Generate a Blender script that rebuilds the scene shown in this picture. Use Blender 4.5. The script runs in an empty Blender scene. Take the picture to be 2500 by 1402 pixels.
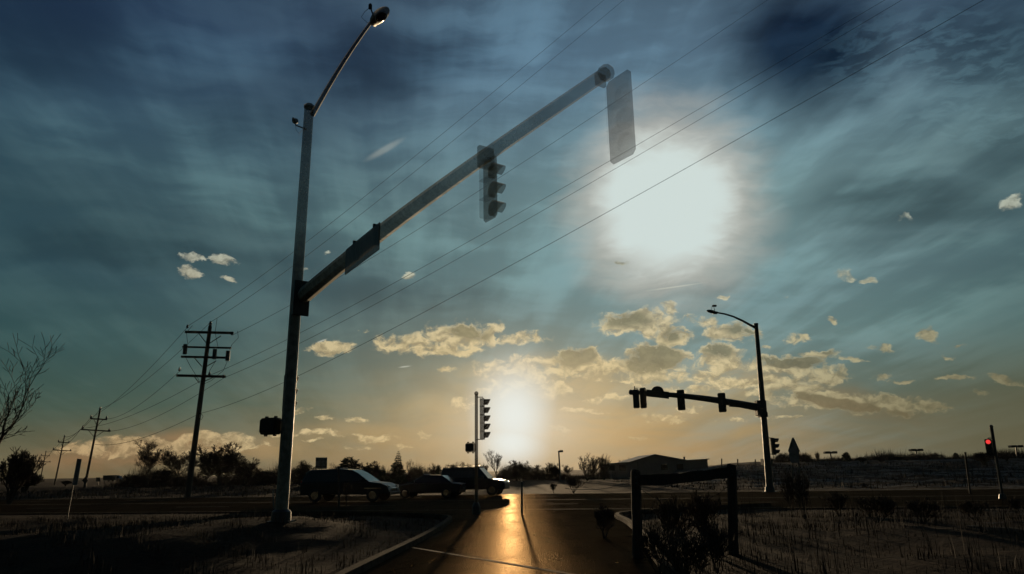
import bpy, bmesh, math, random
import numpy as np
from mathutils import Vector, Matrix
random.seed(7); rng = np.random.default_rng(7)
scene = bpy.context.scene
COL = scene.collection
R = math.radians

# ------------------------------------------------------------------ camera
F = 1745.0; CX, CY = 1250.0, 701.0            # measured on the 2500 px wide photograph
PITCH, ROLL = R(14.4), R(0.95)
CAM = Vector((0, 0, 1.6))
cd = bpy.data.cameras.new('camera'); cam = bpy.data.objects.new('camera', cd); COL.objects.link(cam)
cd.sensor_width = 36; cd.lens = 36*F/2500; cd.clip_start = .1; cd.clip_end = 5000
cm = Matrix.Rotation(R(90)+PITCH, 3, 'X') @ Matrix.Rotation(-ROLL, 3, 'Z')
cam.matrix_world = Matrix.Translation(CAM) @ cm.to_4x4()
scene.camera = cam
def ray(px, py):
    return (cm @ Vector(((px-CX)/F, -(py-CY)/F, -1))).normalized()
def P(px, py, Y):
    d = ray(px, py); return CAM + d*(Y/d.y)
def PZ(px, py, z):
    d = ray(px, py); return CAM + d*((z-CAM.z)/d.z)
G = PZ
FWD = cm @ Vector((0, 0, -1))
def m_per_px(p):
    return (p-CAM).dot(FWD)/F
def azel(px, py):
    d = ray(px, py); return math.atan2(d.x, d.y), math.asin(d.z)

# ------------------------------------------------------------------ view, world and sun
scene.view_settings.view_transform = 'Standard'; scene.view_settings.look = 'None'
scene.view_settings.exposure = 0; scene.view_settings.gamma = 1
scene.cycles.max_bounces = 6; scene.cycles.transparent_max_bounces = 12; scene.cycles.volume_bounces = 0
SUN = (1243, 1045); HALO = (1622, 500)
SUN_DIR = ray(*SUN)

class NT:
    """tiny helper that writes node maths as expressions"""
    def __init__(s, tree): s.t = tree; s.n = tree.nodes; s.l = tree.links
    def put(s, sock, v):
        if isinstance(v, (int, float)): sock.default_value = v
        elif isinstance(v, (tuple, list)):
            sock.default_value = tuple(v) if len(v) == len(sock.default_value) else tuple(v)+(1,)
        else: s.l.new(v, sock)
    def m(s, op, a, b=None, c=None, clamp=False):
        n = s.n.new('ShaderNodeMath'); n.operation = op; n.use_clamp = clamp
        s.put(n.inputs[0], a)
        if b is not None: s.put(n.inputs[1], b)
        if c is not None: s.put(n.inputs[2], c)
        return n.outputs[0]
    def vm(s, op, a, b=None, scale=None):
        n = s.n.new('ShaderNodeVectorMath'); n.operation = op; s.put(n.inputs[0], a)
        if b is not None: s.put(n.inputs[1], b)
        if scale is not None: s.put(n.inputs['Scale'], scale)
        return n.outputs['Value'] if op in ('LENGTH', 'DOT_PRODUCT', 'DISTANCE') else n.outputs[0]
    def mr(s, v, a, b, c=0., d=1., kind='SMOOTHSTEP'):
        n = s.n.new('ShaderNodeMapRange'); n.interpolation_type = kind
        for i, x in enumerate((v, a, b, c, d)): s.put(n.inputs[i], x)
        return n.outputs[0]
    def mix(s, f, a, b, op='MIX'):
        n = s.n.new('ShaderNodeMix'); n.data_type = 'RGBA'; n.blend_type = op
        s.put(n.inputs[0], f); s.put(n.inputs[6], a); s.put(n.inputs[7], b); return n.outputs[2]
    def noise(s, v, scale, detail=4, rough=.55, dist=0., col=False):
        n = s.n.new('ShaderNodeTexNoise'); s.put(n.inputs['Vector'], v)
        n.inputs['Scale'].default_value = scale; n.inputs['Detail'].default_value = detail
        n.inputs['Roughness'].default_value = rough; n.inputs['Distortion'].default_value = dist
        return n.outputs['Color' if col else 'Fac']
    def ramp(s, f, stops, interp='LINEAR'):
        n = s.n.new('ShaderNodeValToRGB'); s.put(n.inputs[0], f); e = n.color_ramp.elements
        n.color_ramp.interpolation = interp
        while len(e) < len(stops): e.new(.5)
        for q, (p, c) in zip(e, stops): q.position = p; q.color = tuple(c)+(1,)
        return n.outputs[0]
    def comb(s, x, y, z):
        n = s.n.new('ShaderNodeCombineXYZ')
        for i, v in enumerate((x, y, z)): s.put(n.inputs[i], v)
        return n.outputs[0]
    def mapping(s, v, loc=(0, 0, 0), rot=0, sc=(1, 1, 1), kind='POINT'):
        n = s.n.new('ShaderNodeMapping'); n.vector_type = kind; s.put(n.inputs[0], v)
        n.inputs['Location'].default_value = loc; n.inputs['Rotation'].default_value = (0, 0, rot); n.inputs['Scale'].default_value = sc
        return n.outputs[0]
def S(r, g, b):                                  # sRGB 0..255 -> linear
    return tuple((c/255/12.92 if c/255 <= .04045 else ((c/255+.055)/1.055)**2.4) for c in (r, g, b))

world = bpy.data.worlds.new('World'); scene.world = world; world.use_nodes = True
wt = world.node_tree; wt.nodes.clear(); W = NT(wt)
tc = wt.nodes.new('ShaderNodeTexCoord').outputs['Generated']
sp = wt.nodes.new('ShaderNodeSeparateXYZ'); W.put(sp.inputs[0], tc)
dx, dy, dz = sp.outputs
az = W.m('ARCTAN2', dx, dy); el = W.m('ARCSINE', dz)
A = W.comb(az, el, 0.)
def warped(scale, amp, stretch=(1, 1, 1), detail=4):
    w = W.noise(W.vm('MULTIPLY', A, stretch), scale, detail, .55, 0., True)
    return W.vm('ADD', A, W.vm('SCALE', W.vm('SUBTRACT', w, (.5, .5, .5)), scale=amp))
def ell(V, px, py, rx, ry, tilt=0., root=True):
    """soft ellipse on the sky: centre, half axes and tilt (degrees, positive = right end up) as measured on the photo, turned into angles;
    scalar maths only, so that the shader compiler never holds many vectors at once"""
    a0, e0 = azel(px, py); t = R(tilt)
    a1, e1 = azel(px+rx*math.cos(t), py-rx*math.sin(t)); a2, e2 = azel(px-ry*math.sin(t), py-ry*math.cos(t))
    L1 = math.hypot(a1-a0, e1-e0); L2 = math.hypot(a2-a0, e2-e0); th = math.atan2(e1-e0, a1-a0)
    c, s_ = math.cos(th), math.sin(th); X, Y = V
    u = W.m('MULTIPLY_ADD', X, c/L1, W.m('MULTIPLY_ADD', Y, s_/L1, -(a0*c+e0*s_)/L1))
    v = W.m('MULTIPLY_ADD', X, -s_/L2, W.m('MULTIPLY_ADD', Y, c/L2, (a0*s_-e0*c)/L2))
    r = W.m('MULTIPLY_ADD', u, u, W.m('MULTIPLY', v, v))
    return W.m('SQRT', r) if root else r
def split(v):
    n = wt.nodes.new('ShaderNodeSeparateXYZ'); W.put(n.inputs[0], v); return n.outputs[0], n.outputs[1]
def field(V, items):
    acc = None
    for it in items:
        px, py, rx, ry, wgt = it[:5]; tl = it[5] if len(it) > 5 else 0.
        v = W.mr(ell(V, px, py, rx, ry, tl, False), 1., -.15, 0., wgt)
        acc = v if acc is None else W.m('MAXIMUM', acc, v)
    return acc
A_soft = warped(5., .085)
A_cu = warped(26., .030, (1, 1.5, 1), 5)
F0 = (az, el); FS = split(A_soft); FCU = split(A_cu)
FH = split(W.vm('ADD', W.vm('SCALE', A_soft, scale=.25), W.vm('SCALE', A, scale=.75)))

# clear sky: the physical sky tinted towards the colours of a cold winter evening
sky = wt.nodes.new('ShaderNodeTexSky'); sky.sky_type = 'NISHITA'; sky.sun_disc = False
sky.sun_elevation = math.asin(SUN_DIR.z); sky.sun_rotation = math.atan2(SUN_DIR.x, SUN_DIR.y)
elw = W.m('ADD', el, W.m('MULTIPLY', W.m('SUBTRACT', W.noise(A, 4., 3), .5), .05))
t = W.mr(elw, 0., 1.2, 0., 1., 'LINEAR')
def at(deg): return R(deg)/1.2
leftc = W.ramp(t, [(at(0), S(118, 92, 62)), (at(2.2), S(104, 92, 66)), (at(5), S(58, 84, 76)), (at(9), S(48, 82, 88)), (at(14), S(40, 72, 90)),
                   (at(18), S(40, 70, 88)), (at(25), S(48, 76, 100)), (at(32), S(42, 64, 94)), (at(38), S(30, 48, 76)), (1, S(20, 34, 60))])
col = W.vm('ADD', W.vm('SCALE', leftc, scale=1.0), W.vm('SCALE', sky.outputs[0], scale=.0015))

# broad brighter and darker areas
bright = field(FS, [(1300, 120, 420, 260, .8), (620, 420, 560, 170, .42, -14), (850, 560, 560, 90, .55, -10), (1250, 660, 420, 110, .6, -6), (1120, 330, 420, 160, .35, 20), (2000, 400, 300, 190, .55),
                        (2150, 770, 430, 75, .65, 9), (1900, 650, 260, 60, .55, 6), (2380, 620, 240, 50, .4, 6), (2330, 290, 260, 80, .35), (250, 300, 300, 120, .3), (500, 120, 330, 90, .3)])
dark = field(FS, [(1965, 115, 310, 240, 1.2), (930, 150, 330, 140, .75, 10), (60, 60, 420, 200, .55), (2420, 130, 330, 190, .7), (2200, 500, 360, 95, .62), (2450, 380, 200, 80, .4),
                      (420, 640, 480, 75, .45, -6), (1000, 735, 330, 50, .4), (1650, 715, 260, 40, .38), (2250, 600, 200, 40, .3), (620, 300, 260, 80, .3)])
pl = W.vm('DIVIDE', tc, W.comb(W.m('ADD', dz, .16), W.m('ADD', dz, .16), 1.))
pl = W.mapping(pl, (0, 0, 0), R(-8), (1, 1, 0))
strk = W.noise(W.vm('MULTIPLY', W.vm('ADD', pl, W.vm('SCALE', W.noise(pl, 1.1, 3, .5, 0, True), scale=.08)), (1.9, .30, 1)), 2.3, 5, .55, 0.)
strk2 = W.noise(W.vm('MULTIPLY', A_soft, (1, 5.0, 1)), 6., 5, .55, 0.)
st = W.mr(W.m('ADD', W.m('MULTIPLY', strk, .62), W.m('MULTIPLY', strk2, .38)), .38, .66)
veil = W.m('MULTIPLY', W.m('ADD', bright, .16), W.m('ADD', W.m('MULTIPLY', st, 1.0), .18), clamp=True)
veilcol = W.ramp(t, [(0, S(150, 135, 100)), (at(8), S(98, 130, 130)), (at(16), S(112, 148, 156)), (at(28), S(108, 142, 162)), (1, S(80, 110, 140))])
col = W.mix(veil, col, veilcol)
col = W.mix(W.m('MULTIPLY', dark, W.mr(st, 0., 1., 1.0, .55)), col, W.vm('SCALE', col, scale=.40))
# rippled mackerel cloud, upper right
rip = W.noise(W.vm('MULTIPLY', warped(9., .05), (1, 3.2, 1)), 24., 6, .6, .2)
mack = W.m('MULTIPLY', field(FS, [(2270, 170, 430, 190, .8), (2350, 300, 280, 100, 1.)]), W.mr(rip, .44, .6))
col = W.mix(W.m('MULTIPLY', mack, .8), col, S(96, 126, 142))

col = W.vm('MULTIPLY', col, (.60, .69, .64))
ndark = W.m('SUBTRACT', 1., W.m('MULTIPLY', dark, .92))
# thin cloud lit round the high, veiled bright disc
rh0 = ell(FH, HALO[0], HALO[1], 100, 106)
rh = W.m('ADD', rh0, W.m('MULTIPLY', W.m('SUBTRACT', W.mr(W.noise(W.vm('MULTIPLY', A_soft, (1, 3.2, 1)), 7., 6, .6), .35, .65), .5), -.34))
def falloff(r, k, p=1.):
    return W.m('EXPONENT', W.m('MULTIPLY', W.m('POWER', r, p), -k))
g1 = W.m('MULTIPLY', falloff(rh0, .19, 1.0), W.mr(st, 0, 1, .62, 1.))
col = W.mix(W.m('MINIMUM', W.m('MULTIPLY', g1, ndark), 1.), col, S(156, 186, 182))
g0 = W.m('MULTIPLY', W.mr(rh, 8.5, 0.), W.mr(st, 0, 1, .3, 1.))
col = W.mix(W.m('MULTIPLY', W.m('MULTIPLY', g0, .66), ndark), col, S(120, 156, 166))
col = W.mix(W.mr(el, R(19), R(33)), col, W.vm('MULTIPLY', col, (.66, .72, .92)))
g2 = W.mr(rh, 3.1, 1.2)
col = W.mix(W.m('MULTIPLY', g2, .82), col, S(196, 191, 180))
pale = W.mr(rh, 2.0, 1.15)
col = W.mix(pale, col, S(206, 219, 215))

# warm light round the low sun
vs = ell(F0, SUN[0], SUN[1], 100, 100)
wide = ell(F0, SUN[0]+170, SUN[1]+10, 330, 88)
w1 = falloff(wide, .85, 1.3)
band = W.noise(W.vm('MULTIPLY', A_soft, (1, 7, 1)), 9., 6, .55)
col = W.mix(W.m('MULTIPLY', w1, W.mr(band, .35, .65, .62, .95)), col, S(196, 156, 88))
str_f = field(FS, [(1330, 930, 300, 75, .85), (1750, 940, 480, 60, .75, -3), (2080, 975, 340, 46, .8, -4), (1150, 1000, 200, 50, .4), (1550, 1010, 560, 36, .45), (430, 1098, 420, 52, .95, 1), (900, 1060, 300, 50, .35), (1880, 1060, 160, 26, .6)])
stn = W.noise(W.vm('MULTIPLY', A_cu, (1, 2.6, 1)), 11., 6, .6)
stc = W.mix(W.mr(az, -.5, -.15), S(148, 114, 80), S(192, 164, 112)); stc = W.mix(W.mr(az, .2, .5), stc, S(112, 100, 76))
col = W.mix(W.m('MULTIPLY', str_f, W.mr(stn, .32, .62, .05, .85)), col, stc)

# small cumulus, backlit: bright ragged rims and grey cores
cu = [(1420, 1002, 90, 13, .7), (1680, 1000, 70, 9, .7), (1480, 972, 110, 16, .75), (700, 1062, 60, 9, .7), (985, 1088, 44, 9, .75), (1900, 1016, 90, 8, .7), (1200, 905, 80, 18, .8), (1700, 955, 150, 14, .75), (760, 1080, 40, 8, .7), (2080, 880, 60, 12, .8), (1690, 780, 50, 12, .7), (2330, 870, 50, 8, .7), (1130, 818, 140, 50, 1.1), (985, 838, 115, 36, 1.), (1270, 828, 95, 26, .9), (1060, 858, 160, 22, .9), (810, 852, 82, 24, .95), (880, 805, 40, 12, .6), (1215, 800, 30, 22, .7),
      (1555, 790, 130, 52, 1.05), (1640, 822, 75, 36, 1.), (1637, 757, 34, 24, .9), (1785, 812, 100, 40, 1.), (1712, 782, 55, 26, .85),
      (1420, 868, 95, 36, 1.1), (1600, 872, 120, 46, 1.15), (1500, 893, 260, 34, 1.), (1760, 872, 95, 44, 1.05), (1910, 890, 160, 32, 1.05), (2020, 918, 120, 26, .9),
      (1300, 900, 210, 46, .85), (1950, 830, 65, 20, .85), (2005, 866, 80, 17, .9), (2270, 825, 45, 24, .95, -20), (2345, 843, 32, 10, .8), (2140, 855, 45, 12, .7), (2035, 781, 22, 12, .7),
      (2085, 812, 22, 8, .6), (1870, 848, 30, 13, .75), (1240, 950, 110, 40, .8), (1330, 945, 90, 50, .75), (1620, 920, 260, 34, .8), (1850, 935, 220, 26, .75),
      (470, 626, 52, 13, .85, -8), (545, 637, 46, 20, .95, -15), (468, 662, 42, 26, .95, -10), (560, 683, 36, 11, .8, -15), (997, 680, 26, 12, .95), (800, 616, 18, 7, .7), (745, 662, 16, 7, .6),
      (742, 1003, 36, 12, .8), (792, 1020, 40, 12, .8), (868, 1022, 42, 15, .8), (1038, 1060, 34, 14, .8, -10), (800, 1058, 110, 14, .75, -4), (930, 1070, 70, 17, .8), (880, 1090, 60, 10, .6),
      (2062, 672, 38, 24, .95, -20), (2112, 686, 30, 12, .8), (1522, 640, 30, 11, .9), (2465, 492, 52, 28, .95, 20), (2195, 536, 34, 11, .8, 15), (1760, 722, 30, 11, .75), (1920, 720, 16, 7, .7),
      (2200, 932, 60, 10, .75), (2330, 925, 90, 13, .9), (2450, 928, 80, 16, .9, -12), (2140, 920, 40, 12, .7), (2400, 960, 26, 9, .6), (1130, 985, 60, 26, .6), (1090, 905, 30, 13, .7),
      (2060, 982, 330, 36, 1.05, -4), (2270, 1000, 90, 18, .9, -6), (1950, 955, 150, 30, .85, -3), (1620, 1022, 110, 15, .7), (1790, 1028, 60, 9, .55), (1370, 1045, 60, 16, .95, -12), (1560, 1068, 60, 9, .6),
      (400, 1092, 300, 36, 1.02, 1), (520, 1072, 160, 22, .8), (250, 1095, 170, 26, .8), (640, 1085, 60, 12, .5)]
FC = field(FCU, cu)
Vs = W.vm('MULTIPLY', A_cu, (1, 1.35, 1))
n1 = W.noise(Vs, 52., 6, .62); n1b = W.noise(W.vm('ADD', Vs, (0, .009, 0)), 52., 5, .6); n0 = W.noise(Vs, 17., 3, .5)
D = W.m('ADD', W.m('ADD', FC, W.m('MULTIPLY', W.m('SUBTRACT', n0, .5), 1.2)), W.m('MULTIPLY', W.m('SUBTRACT', n1, .5), 2.2))
cover = W.m('MULTIPLY', W.mr(D, .26, .86), W.mr(FC, 0., .38))
core_f = field(FS, [(1520, 785, 95, 34, .75), (1660, 825, 50, 22, .7), (1810, 808, 80, 26, .85), (1400, 866, 80, 32, 1.3), (1600, 872, 105, 40, 1.6), (1740, 860, 50, 34, .9), (1920, 886, 120, 22, 1.5),
                        (1140, 815, 70, 28, 1.0), (980, 828, 60, 18, .6), (2020, 860, 60, 14, .9), (2100, 988, 300, 17, 1.5, -3), (2270, 998, 70, 10, 1.2), (930, 812, 40, 12, .5), (1610, 935, 60, 26, .8), (1930, 975, 90, 14, 1.)])
core = W.m('MULTIPLY', W.mr(D, .5, 1.05), W.m('MULTIPLY_ADD', core_f, 1.5, .22), clamp=True)
near = falloff(vs, .14, 1.)
rim = W.mix(near, W.mix(W.mr(az, -.5, -.2), S(172, 142, 104), S(202, 190, 154)), S(232, 206, 150))
rim = W.mix(W.mr(az, .25, .5), rim, S(178, 168, 130))
rim = W.mix(W.m('MULTIPLY', W.mr(el, R(9), R(17)), .85), rim, S(180, 188, 174))
lit = W.mr(W.m('ADD', W.m('MULTIPLY', W.m('SUBTRACT', n1, n1b), 3.2), .5), .1, .9, .5, 1.15, 'LINEAR')
lo = W.mr(el, R(2.5), R(10), 1., 0.)
corelit = W.m('MULTIPLY_ADD', n1, 1.6, .22)
corec = W.mix(near, W.mix(lo, S(80, 92, 82), S(92, 80, 64)), S(150, 136, 96))
ccol = W.mix(core, W.vm('SCALE', rim, scale=lit), W.vm('SCALE', corec, scale=corelit))
col = W.mix(W.m('MULTIPLY', cover, .86), col, ccol)
# warm smooth glow low over the horizon, right of the sun and far left
hb = W.m('MULTIPLY', W.mr(el, R(6.5), R(.5)), W.mr(band, .3, .7, .4, .8))
col = W.mix(W.m('MULTIPLY', hb, W.mr(W.m('ABSOLUTE', W.m('SUBTRACT', az, .06)), .5, .05, .12, .7)), col, S(160, 122, 76))
edge = W.m('MULTIPLY', W.mr(az, .3, .62), W.mr(el, R(10), R(3)))
col = W.mix(W.m('MULTIPLY', edge, .75), col, S(86, 84, 62))
# the low sun itself, behind thin cloud
c_a = falloff(ell(F0, 1254, 1014, 92, 116), .8, 2.2); c_b = falloff(ell(F0, 1248, 1078, 84, 62), .8, 2.2); c_c = falloff(ell(F0, 1272, 1035, 120, 76), .9, 1.05)
core_s = W.m('MAXIMUM', W.m('MAXIMUM', c_a, c_b), W.m('MULTIPLY', c_c, .7))
col = W.mix(W.m('MULTIPLY', falloff(ell(F0, 1262, 1040, 240, 130), 1.0, 1.3), .6), col, S(222, 180, 96))
col = W.mix(core_s, col, S(232, 234, 226))
# short condensation trails
tr = None
for (a, b, c, d_, w_) in ((770, 838, 803, 826, .6), (968, 898, 1008, 893, .6), (1558, 714, 1735, 688, .5), (880, 400, 1000, 330, .22)):
    q = W.mr(ell(F0, (a+c)/2, (b+d_)/2, math.hypot(c-a, d_-b)/2, 2.6 if w_ > .3 else 12, math.degrees(math.atan2(b-d_, c-a))), 1., .2, 0., w_)
    tr = q if tr is None else W.m('MAXIMUM', tr, q)
col = W.mix(tr, col, S(205, 205, 190))
away = W.m('MULTIPLY', W.mr(W.m('ABSOLUTE', az), .85, 1.9, 1., .42), W.mr(el, R(42), R(75), 1., .45))
col = W.vm('SCALE', col, scale=away)
bg = wt.nodes.new('ShaderNodeBackground'); W.put(bg.inputs[0], col); bg.inputs[1].default_value = 1.0
wo = wt.nodes.new('ShaderNodeOutputWorld'); wt.links.new(bg.outputs[0], wo.inputs[0])
world.cycles.sampling_method = 'MANUAL'; world.cycles.sample_map_resolution = 512

sl = bpy.data.lights.new('sun', 'SUN'); sl.energy = 2.6; sl.angle = R(.6); sl.color = (1., .72, .42)
so = bpy.data.objects.new('sun', sl); COL.objects.link(so)
so.rotation_euler = SUN_DIR.to_track_quat('Z', 'Y').to_euler(); so.location = (0, 0, 60)

# ------------------------------------------------------------------ materials
def mat(name, base, rough=.6, metal=0., alpha=1., var=.3, scale=6., bump=0., emit=None, stretch=(1, 1, 1), spec=.5, two=None):
    m = bpy.data.materials.new(name); m.use_nodes = True; t = m.node_tree; n = NT(t)
    b = t.nodes['Principled BSDF']
    co = n.vm('MULTIPLY', t.nodes.new('ShaderNodeTexCoord').outputs['Object'], stretch)
    f = n.noise(co, scale, 6, .6)
    dk = tuple(c*(1-var) for c in base); lt = tuple(min(1, c*(1+var)) for c in (two or base))
    n.put(b.inputs['Base Color'], n.mix(n.mr(f, .35, .65), dk, lt))
    n.put(b.inputs['Roughness'], n.mr(f, .3, .7, max(.05, rough-.08), min(1, rough+.1)))
    b.inputs['Metallic'].default_value = metal; b.inputs['Alpha'].default_value = alpha
    b.inputs['Specular IOR Level'].default_value = spec
    if bump:
        bn = t.nodes.new('ShaderNodeBump'); bn.inputs['Strength'].default_value = bump; bn.inputs['Distance'].default_value = .02
        n.put(bn.inputs['Height'], n.noise(co, scale*5, 6, .6)); t.links.new(bn.outputs[0], b.inputs['Normal'])
    if emit:
        b.inputs['Emission Color'].default_value = tuple(emit[0])+(1,); b.inputs['Emission Strength'].default_value = emit[1]
    return m
def veilmat(name, base, axis, a, b, al0, al1, rough=.5, metal=.2):  # alpha runs along an axis to paint a light veil into the material
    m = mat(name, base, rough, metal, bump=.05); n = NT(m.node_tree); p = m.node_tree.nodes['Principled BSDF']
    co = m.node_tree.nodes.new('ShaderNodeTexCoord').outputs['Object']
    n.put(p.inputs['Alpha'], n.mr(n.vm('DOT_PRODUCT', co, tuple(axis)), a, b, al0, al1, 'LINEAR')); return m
M = dict(
    glare=mat('painted_glare_signal', (.30, .20, .08), .6, 0, alpha=.62),  # tan tint and alpha paint the low sun's glare into the signal
    pedpole=veilmat('painted_glare_pole', (.12, .09, .05), (0, 0, 1), .9, 2.3, 1., .66),  # alpha thins with height, low sun glare put into the pole
    steel=mat('weathered_galvanised_steel', (.07, .075, .065), .5, .3, bump=.1, stretch=(3, 3, .6)),
    veil_steel=mat('painted_veil_mast_steel', (.16, .18, .15), .5, .2, alpha=.74, bump=.1, stretch=(3, 3, .6)),  # see-through alpha paints a bright veil over the mast fittings
    veil_arm=mat('painted_veil_lamp_arm', (.11, .12, .10), .45, .3, alpha=.66, bump=.05),  # veil of bright sky put into the lamp arm's alpha
    veil_head=mat('painted_veil_signal_paint', (.30, .33, .24), .7, 0, alpha=.40),  # pale colour and alpha stand for the high sun's veiling glare
    veil_gone=mat('painted_veil_clear_plastic', (.3, .28, .2), .8, 0, alpha=.03),  # nearly clear, veiling glare painted as alpha on the outer head
    veil_thin=mat('painted_veil_signal_plastic', (.2, .22, .16), .7, 0, alpha=.16),  # mid-arm head thinned by alpha, a painted sun veil
    veil_faint=mat('painted_veil_faint_paint', (.42, .38, .3), .8, 0, alpha=.34),  # outer plate and bracket lightened and see-through, the sun's veil painted in
    paint=mat('dark_signal_paint', (.035, .04, .03), .5, 0, scale=9),
    rubber=mat('black_plastic', (.02, .02, .02), .6),
    wood=mat('weathered_pole_wood', (.075, .06, .042), .85, 0, bump=.5, stretch=(6, 6, .5)),
    fence=mat('old_fence_timber', (.05, .038, .026), .9, 0, bump=.6, stretch=(5, 5, 1)),
    wire=mat('dull_wire', (.03, .032, .03), .7, .0, alpha=.8),
    line=mat('painted_veil_conductor', (.05, .055, .05), .8, .0, alpha=.33),  # low alpha paints the wires faint, as if veiled by bright sky
    porcelain=mat('grey_insulator_glaze', (.07, .06, .055), .25),
    bark=mat('winter_bark', (.06, .048, .034), .9, 0, scale=3),
    twig=mat('bare_twigs', (.065, .048, .032), .9, 0, scale=1.5),
    needle=mat('dark_needles', (.035, .05, .026), .8, 0, scale=1.2, var=.5),
    signback=mat('bare_aluminium_sign_back', (.20, .21, .20), .5, .4, scale=3),
    concrete=mat('cracked_concrete', (.06, .048, .033), .95, 0, bump=.6, scale=3, spec=.03),
    wall=mat('pale_metal_cladding', (.20, .20, .17), .7, 0, stretch=(8, 8, .3)),
    roof=mat('frosted_metal_roof', (.24, .25, .22), .6, 0, stretch=(6, 1, 1)),
    lens=mat('dark_lens_glass', (.03, .03, .025), .15),
    redlens=mat('lit_red_lens', (.5, .02, .02), .3, emit=((1., .055, .05), .9)),
    carpaint=mat('dark_car_paint', (.012, .013, .013), .38, 0., var=.1),
    glass=mat('tinted_glass', (.015, .018, .02), .08, 0, var=.1),
    chrome=mat('chrome_trim', (.6, .6, .58), .12, 1., var=.05),
    weed=mat('dry_weed_stems', (.035, .024, .015), .9, 0, scale=.8, var=.5),
    grass=mat('dead_winter_grass', (.040, .026, .013), .9, 0, scale=.35, var=.55),
    paintline=mat('worn_white_road_paint', (.13, .105, .07), .9, 0, scale=9, var=.6, spec=.06),
    foam=mat('headlamp_lens', (.5, .5, .48), .1),
    taillamp=mat('red_tail_lamp', (.25, .02, .02), .2),
    orange=mat('amber_marker', (.5, .2, .04), .3),
)
def ground_mat(name, kind):
    m = bpy.data.materials.new(name); m.use_nodes = True; t = m.node_tree; n = NT(t); b = t.nodes['Principled BSDF']
    co = t.nodes.new('ShaderNodeTexCoord').outputs['Object']
    bn = t.nodes.new('ShaderNodeBump'); t.links.new(bn.outputs[0], b.inputs['Normal'])
    if kind == 'field':
        big = n.noise(n.vm('MULTIPLY', co, (1, 1.6, 1)), .12, 6, .62); mid = n.noise(co, .9, 8, .65); fin = n.noise(co, 9., 6, .6)
        s = t.nodes.new('ShaderNodeSeparateXYZ'); n.put(s.inputs[0], co)
        side = n.mr(s.outputs[0], 3., 26., -.10, .03)
        f = n.mr(n.m('ADD', n.m('ADD', n.m('MULTIPLY', big, .5), n.m('MULTIPLY', mid, .5)), side), .50, .60)
        soil = n.mix(n.mr(fin, .3, .7), (.006, .0045, .003), (.036, .022, .012))
        soil = n.mix(n.mr(mid, .4, .6), soil, (.028, .014, .007))
        snow = n.mix(n.mr(fin, .35, .6), (.10, .10, .09), (.26, .27, .25))
        n.put(b.inputs['Base Color'], n.mix(n.m('MULTIPLY', f, .62), soil, snow)); b.inputs['Roughness'].default_value = .95
        b.inputs['Specular IOR Level'].default_value = .04
        n.put(bn.inputs['Height'], n.m('ADD', mid, n.m('MULTIPLY', fin, .3))); bn.inputs['Strength'].default_value = .9; bn.inputs['Distance'].default_value = .12
    else:
        fin = n.noise(co, 60., 4, .6); mid = n.noise(n.vm('MULTIPLY', co, (1, .25, 1)), 1.3, 6, .6); vor = t.nodes.new('ShaderNodeTexVoronoi'); n.put(vor.inputs['Vector'], co); vor.inputs['Scale'].default_value = 45
        base = n.mix(n.mr(fin, .3, .7), (.020, .013, .008), (.055, .038, .023))
        ck = t.nodes.new('ShaderNodeTexVoronoi'); ck.feature = 'DISTANCE_TO_EDGE'; ck.inputs['Scale'].default_value = .28
        n.put(ck.inputs['Vector'], n.vm('ADD', co, n.vm('SCALE', n.noise(co, 1.6, 5, .6, 0, True), scale=1.1)))
        crack = n.mr(ck.outputs['Distance'], .004, .012)
        base = n.mix(n.mr(mid, .4, .7), base, (.018, .013, .009)); base = n.mix(crack, (.006, .005, .004), base)
        n.put(bn.inputs['Height'], n.m('ADD', n.m('ADD', vor.outputs['Distance'], n.m('MULTIPLY', fin, .6)), n.m('MULTIPLY', crack, .8))); bn.inputs['Strength'].default_value = .6; bn.inputs['Distance'].default_value = .012
        t.nodes.remove(b); df = t.nodes.new('ShaderNodeBsdfDiffuse'); gl = t.nodes.new('ShaderNodeBsdfGlossy'); mx = t.nodes.new('ShaderNodeMixShader')
        n.put(df.inputs['Color'], base); gl.inputs['Color'].default_value = (1., .72, .42, 1); n.put(gl.inputs['Roughness'], n.mr(mid, .3, .7, .22, .36))  # gloss tinted amber, the low sun's colour put into the sheen
        n.put(mx.inputs[0], n.mr(mid, .3, .7, .007, .020)); t.links.new(df.outputs[0], mx.inputs[1]); t.links.new(gl.outputs[0], mx.inputs[2])
        t.links.new(bn.outputs[0], df.inputs['Normal']); t.links.new(bn.outputs[0], gl.inputs['Normal']); t.links.new(mx.outputs[0], t.nodes['Material Output'].inputs['Surface'])
    return m
# the veil towards the high sun is put into the alpha of steel and paint
M['field'] = ground_mat('patchy_snow_and_dead_grass', 'field'); M['asphalt'] = ground_mat('damp_asphalt', 'asphalt')

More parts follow.
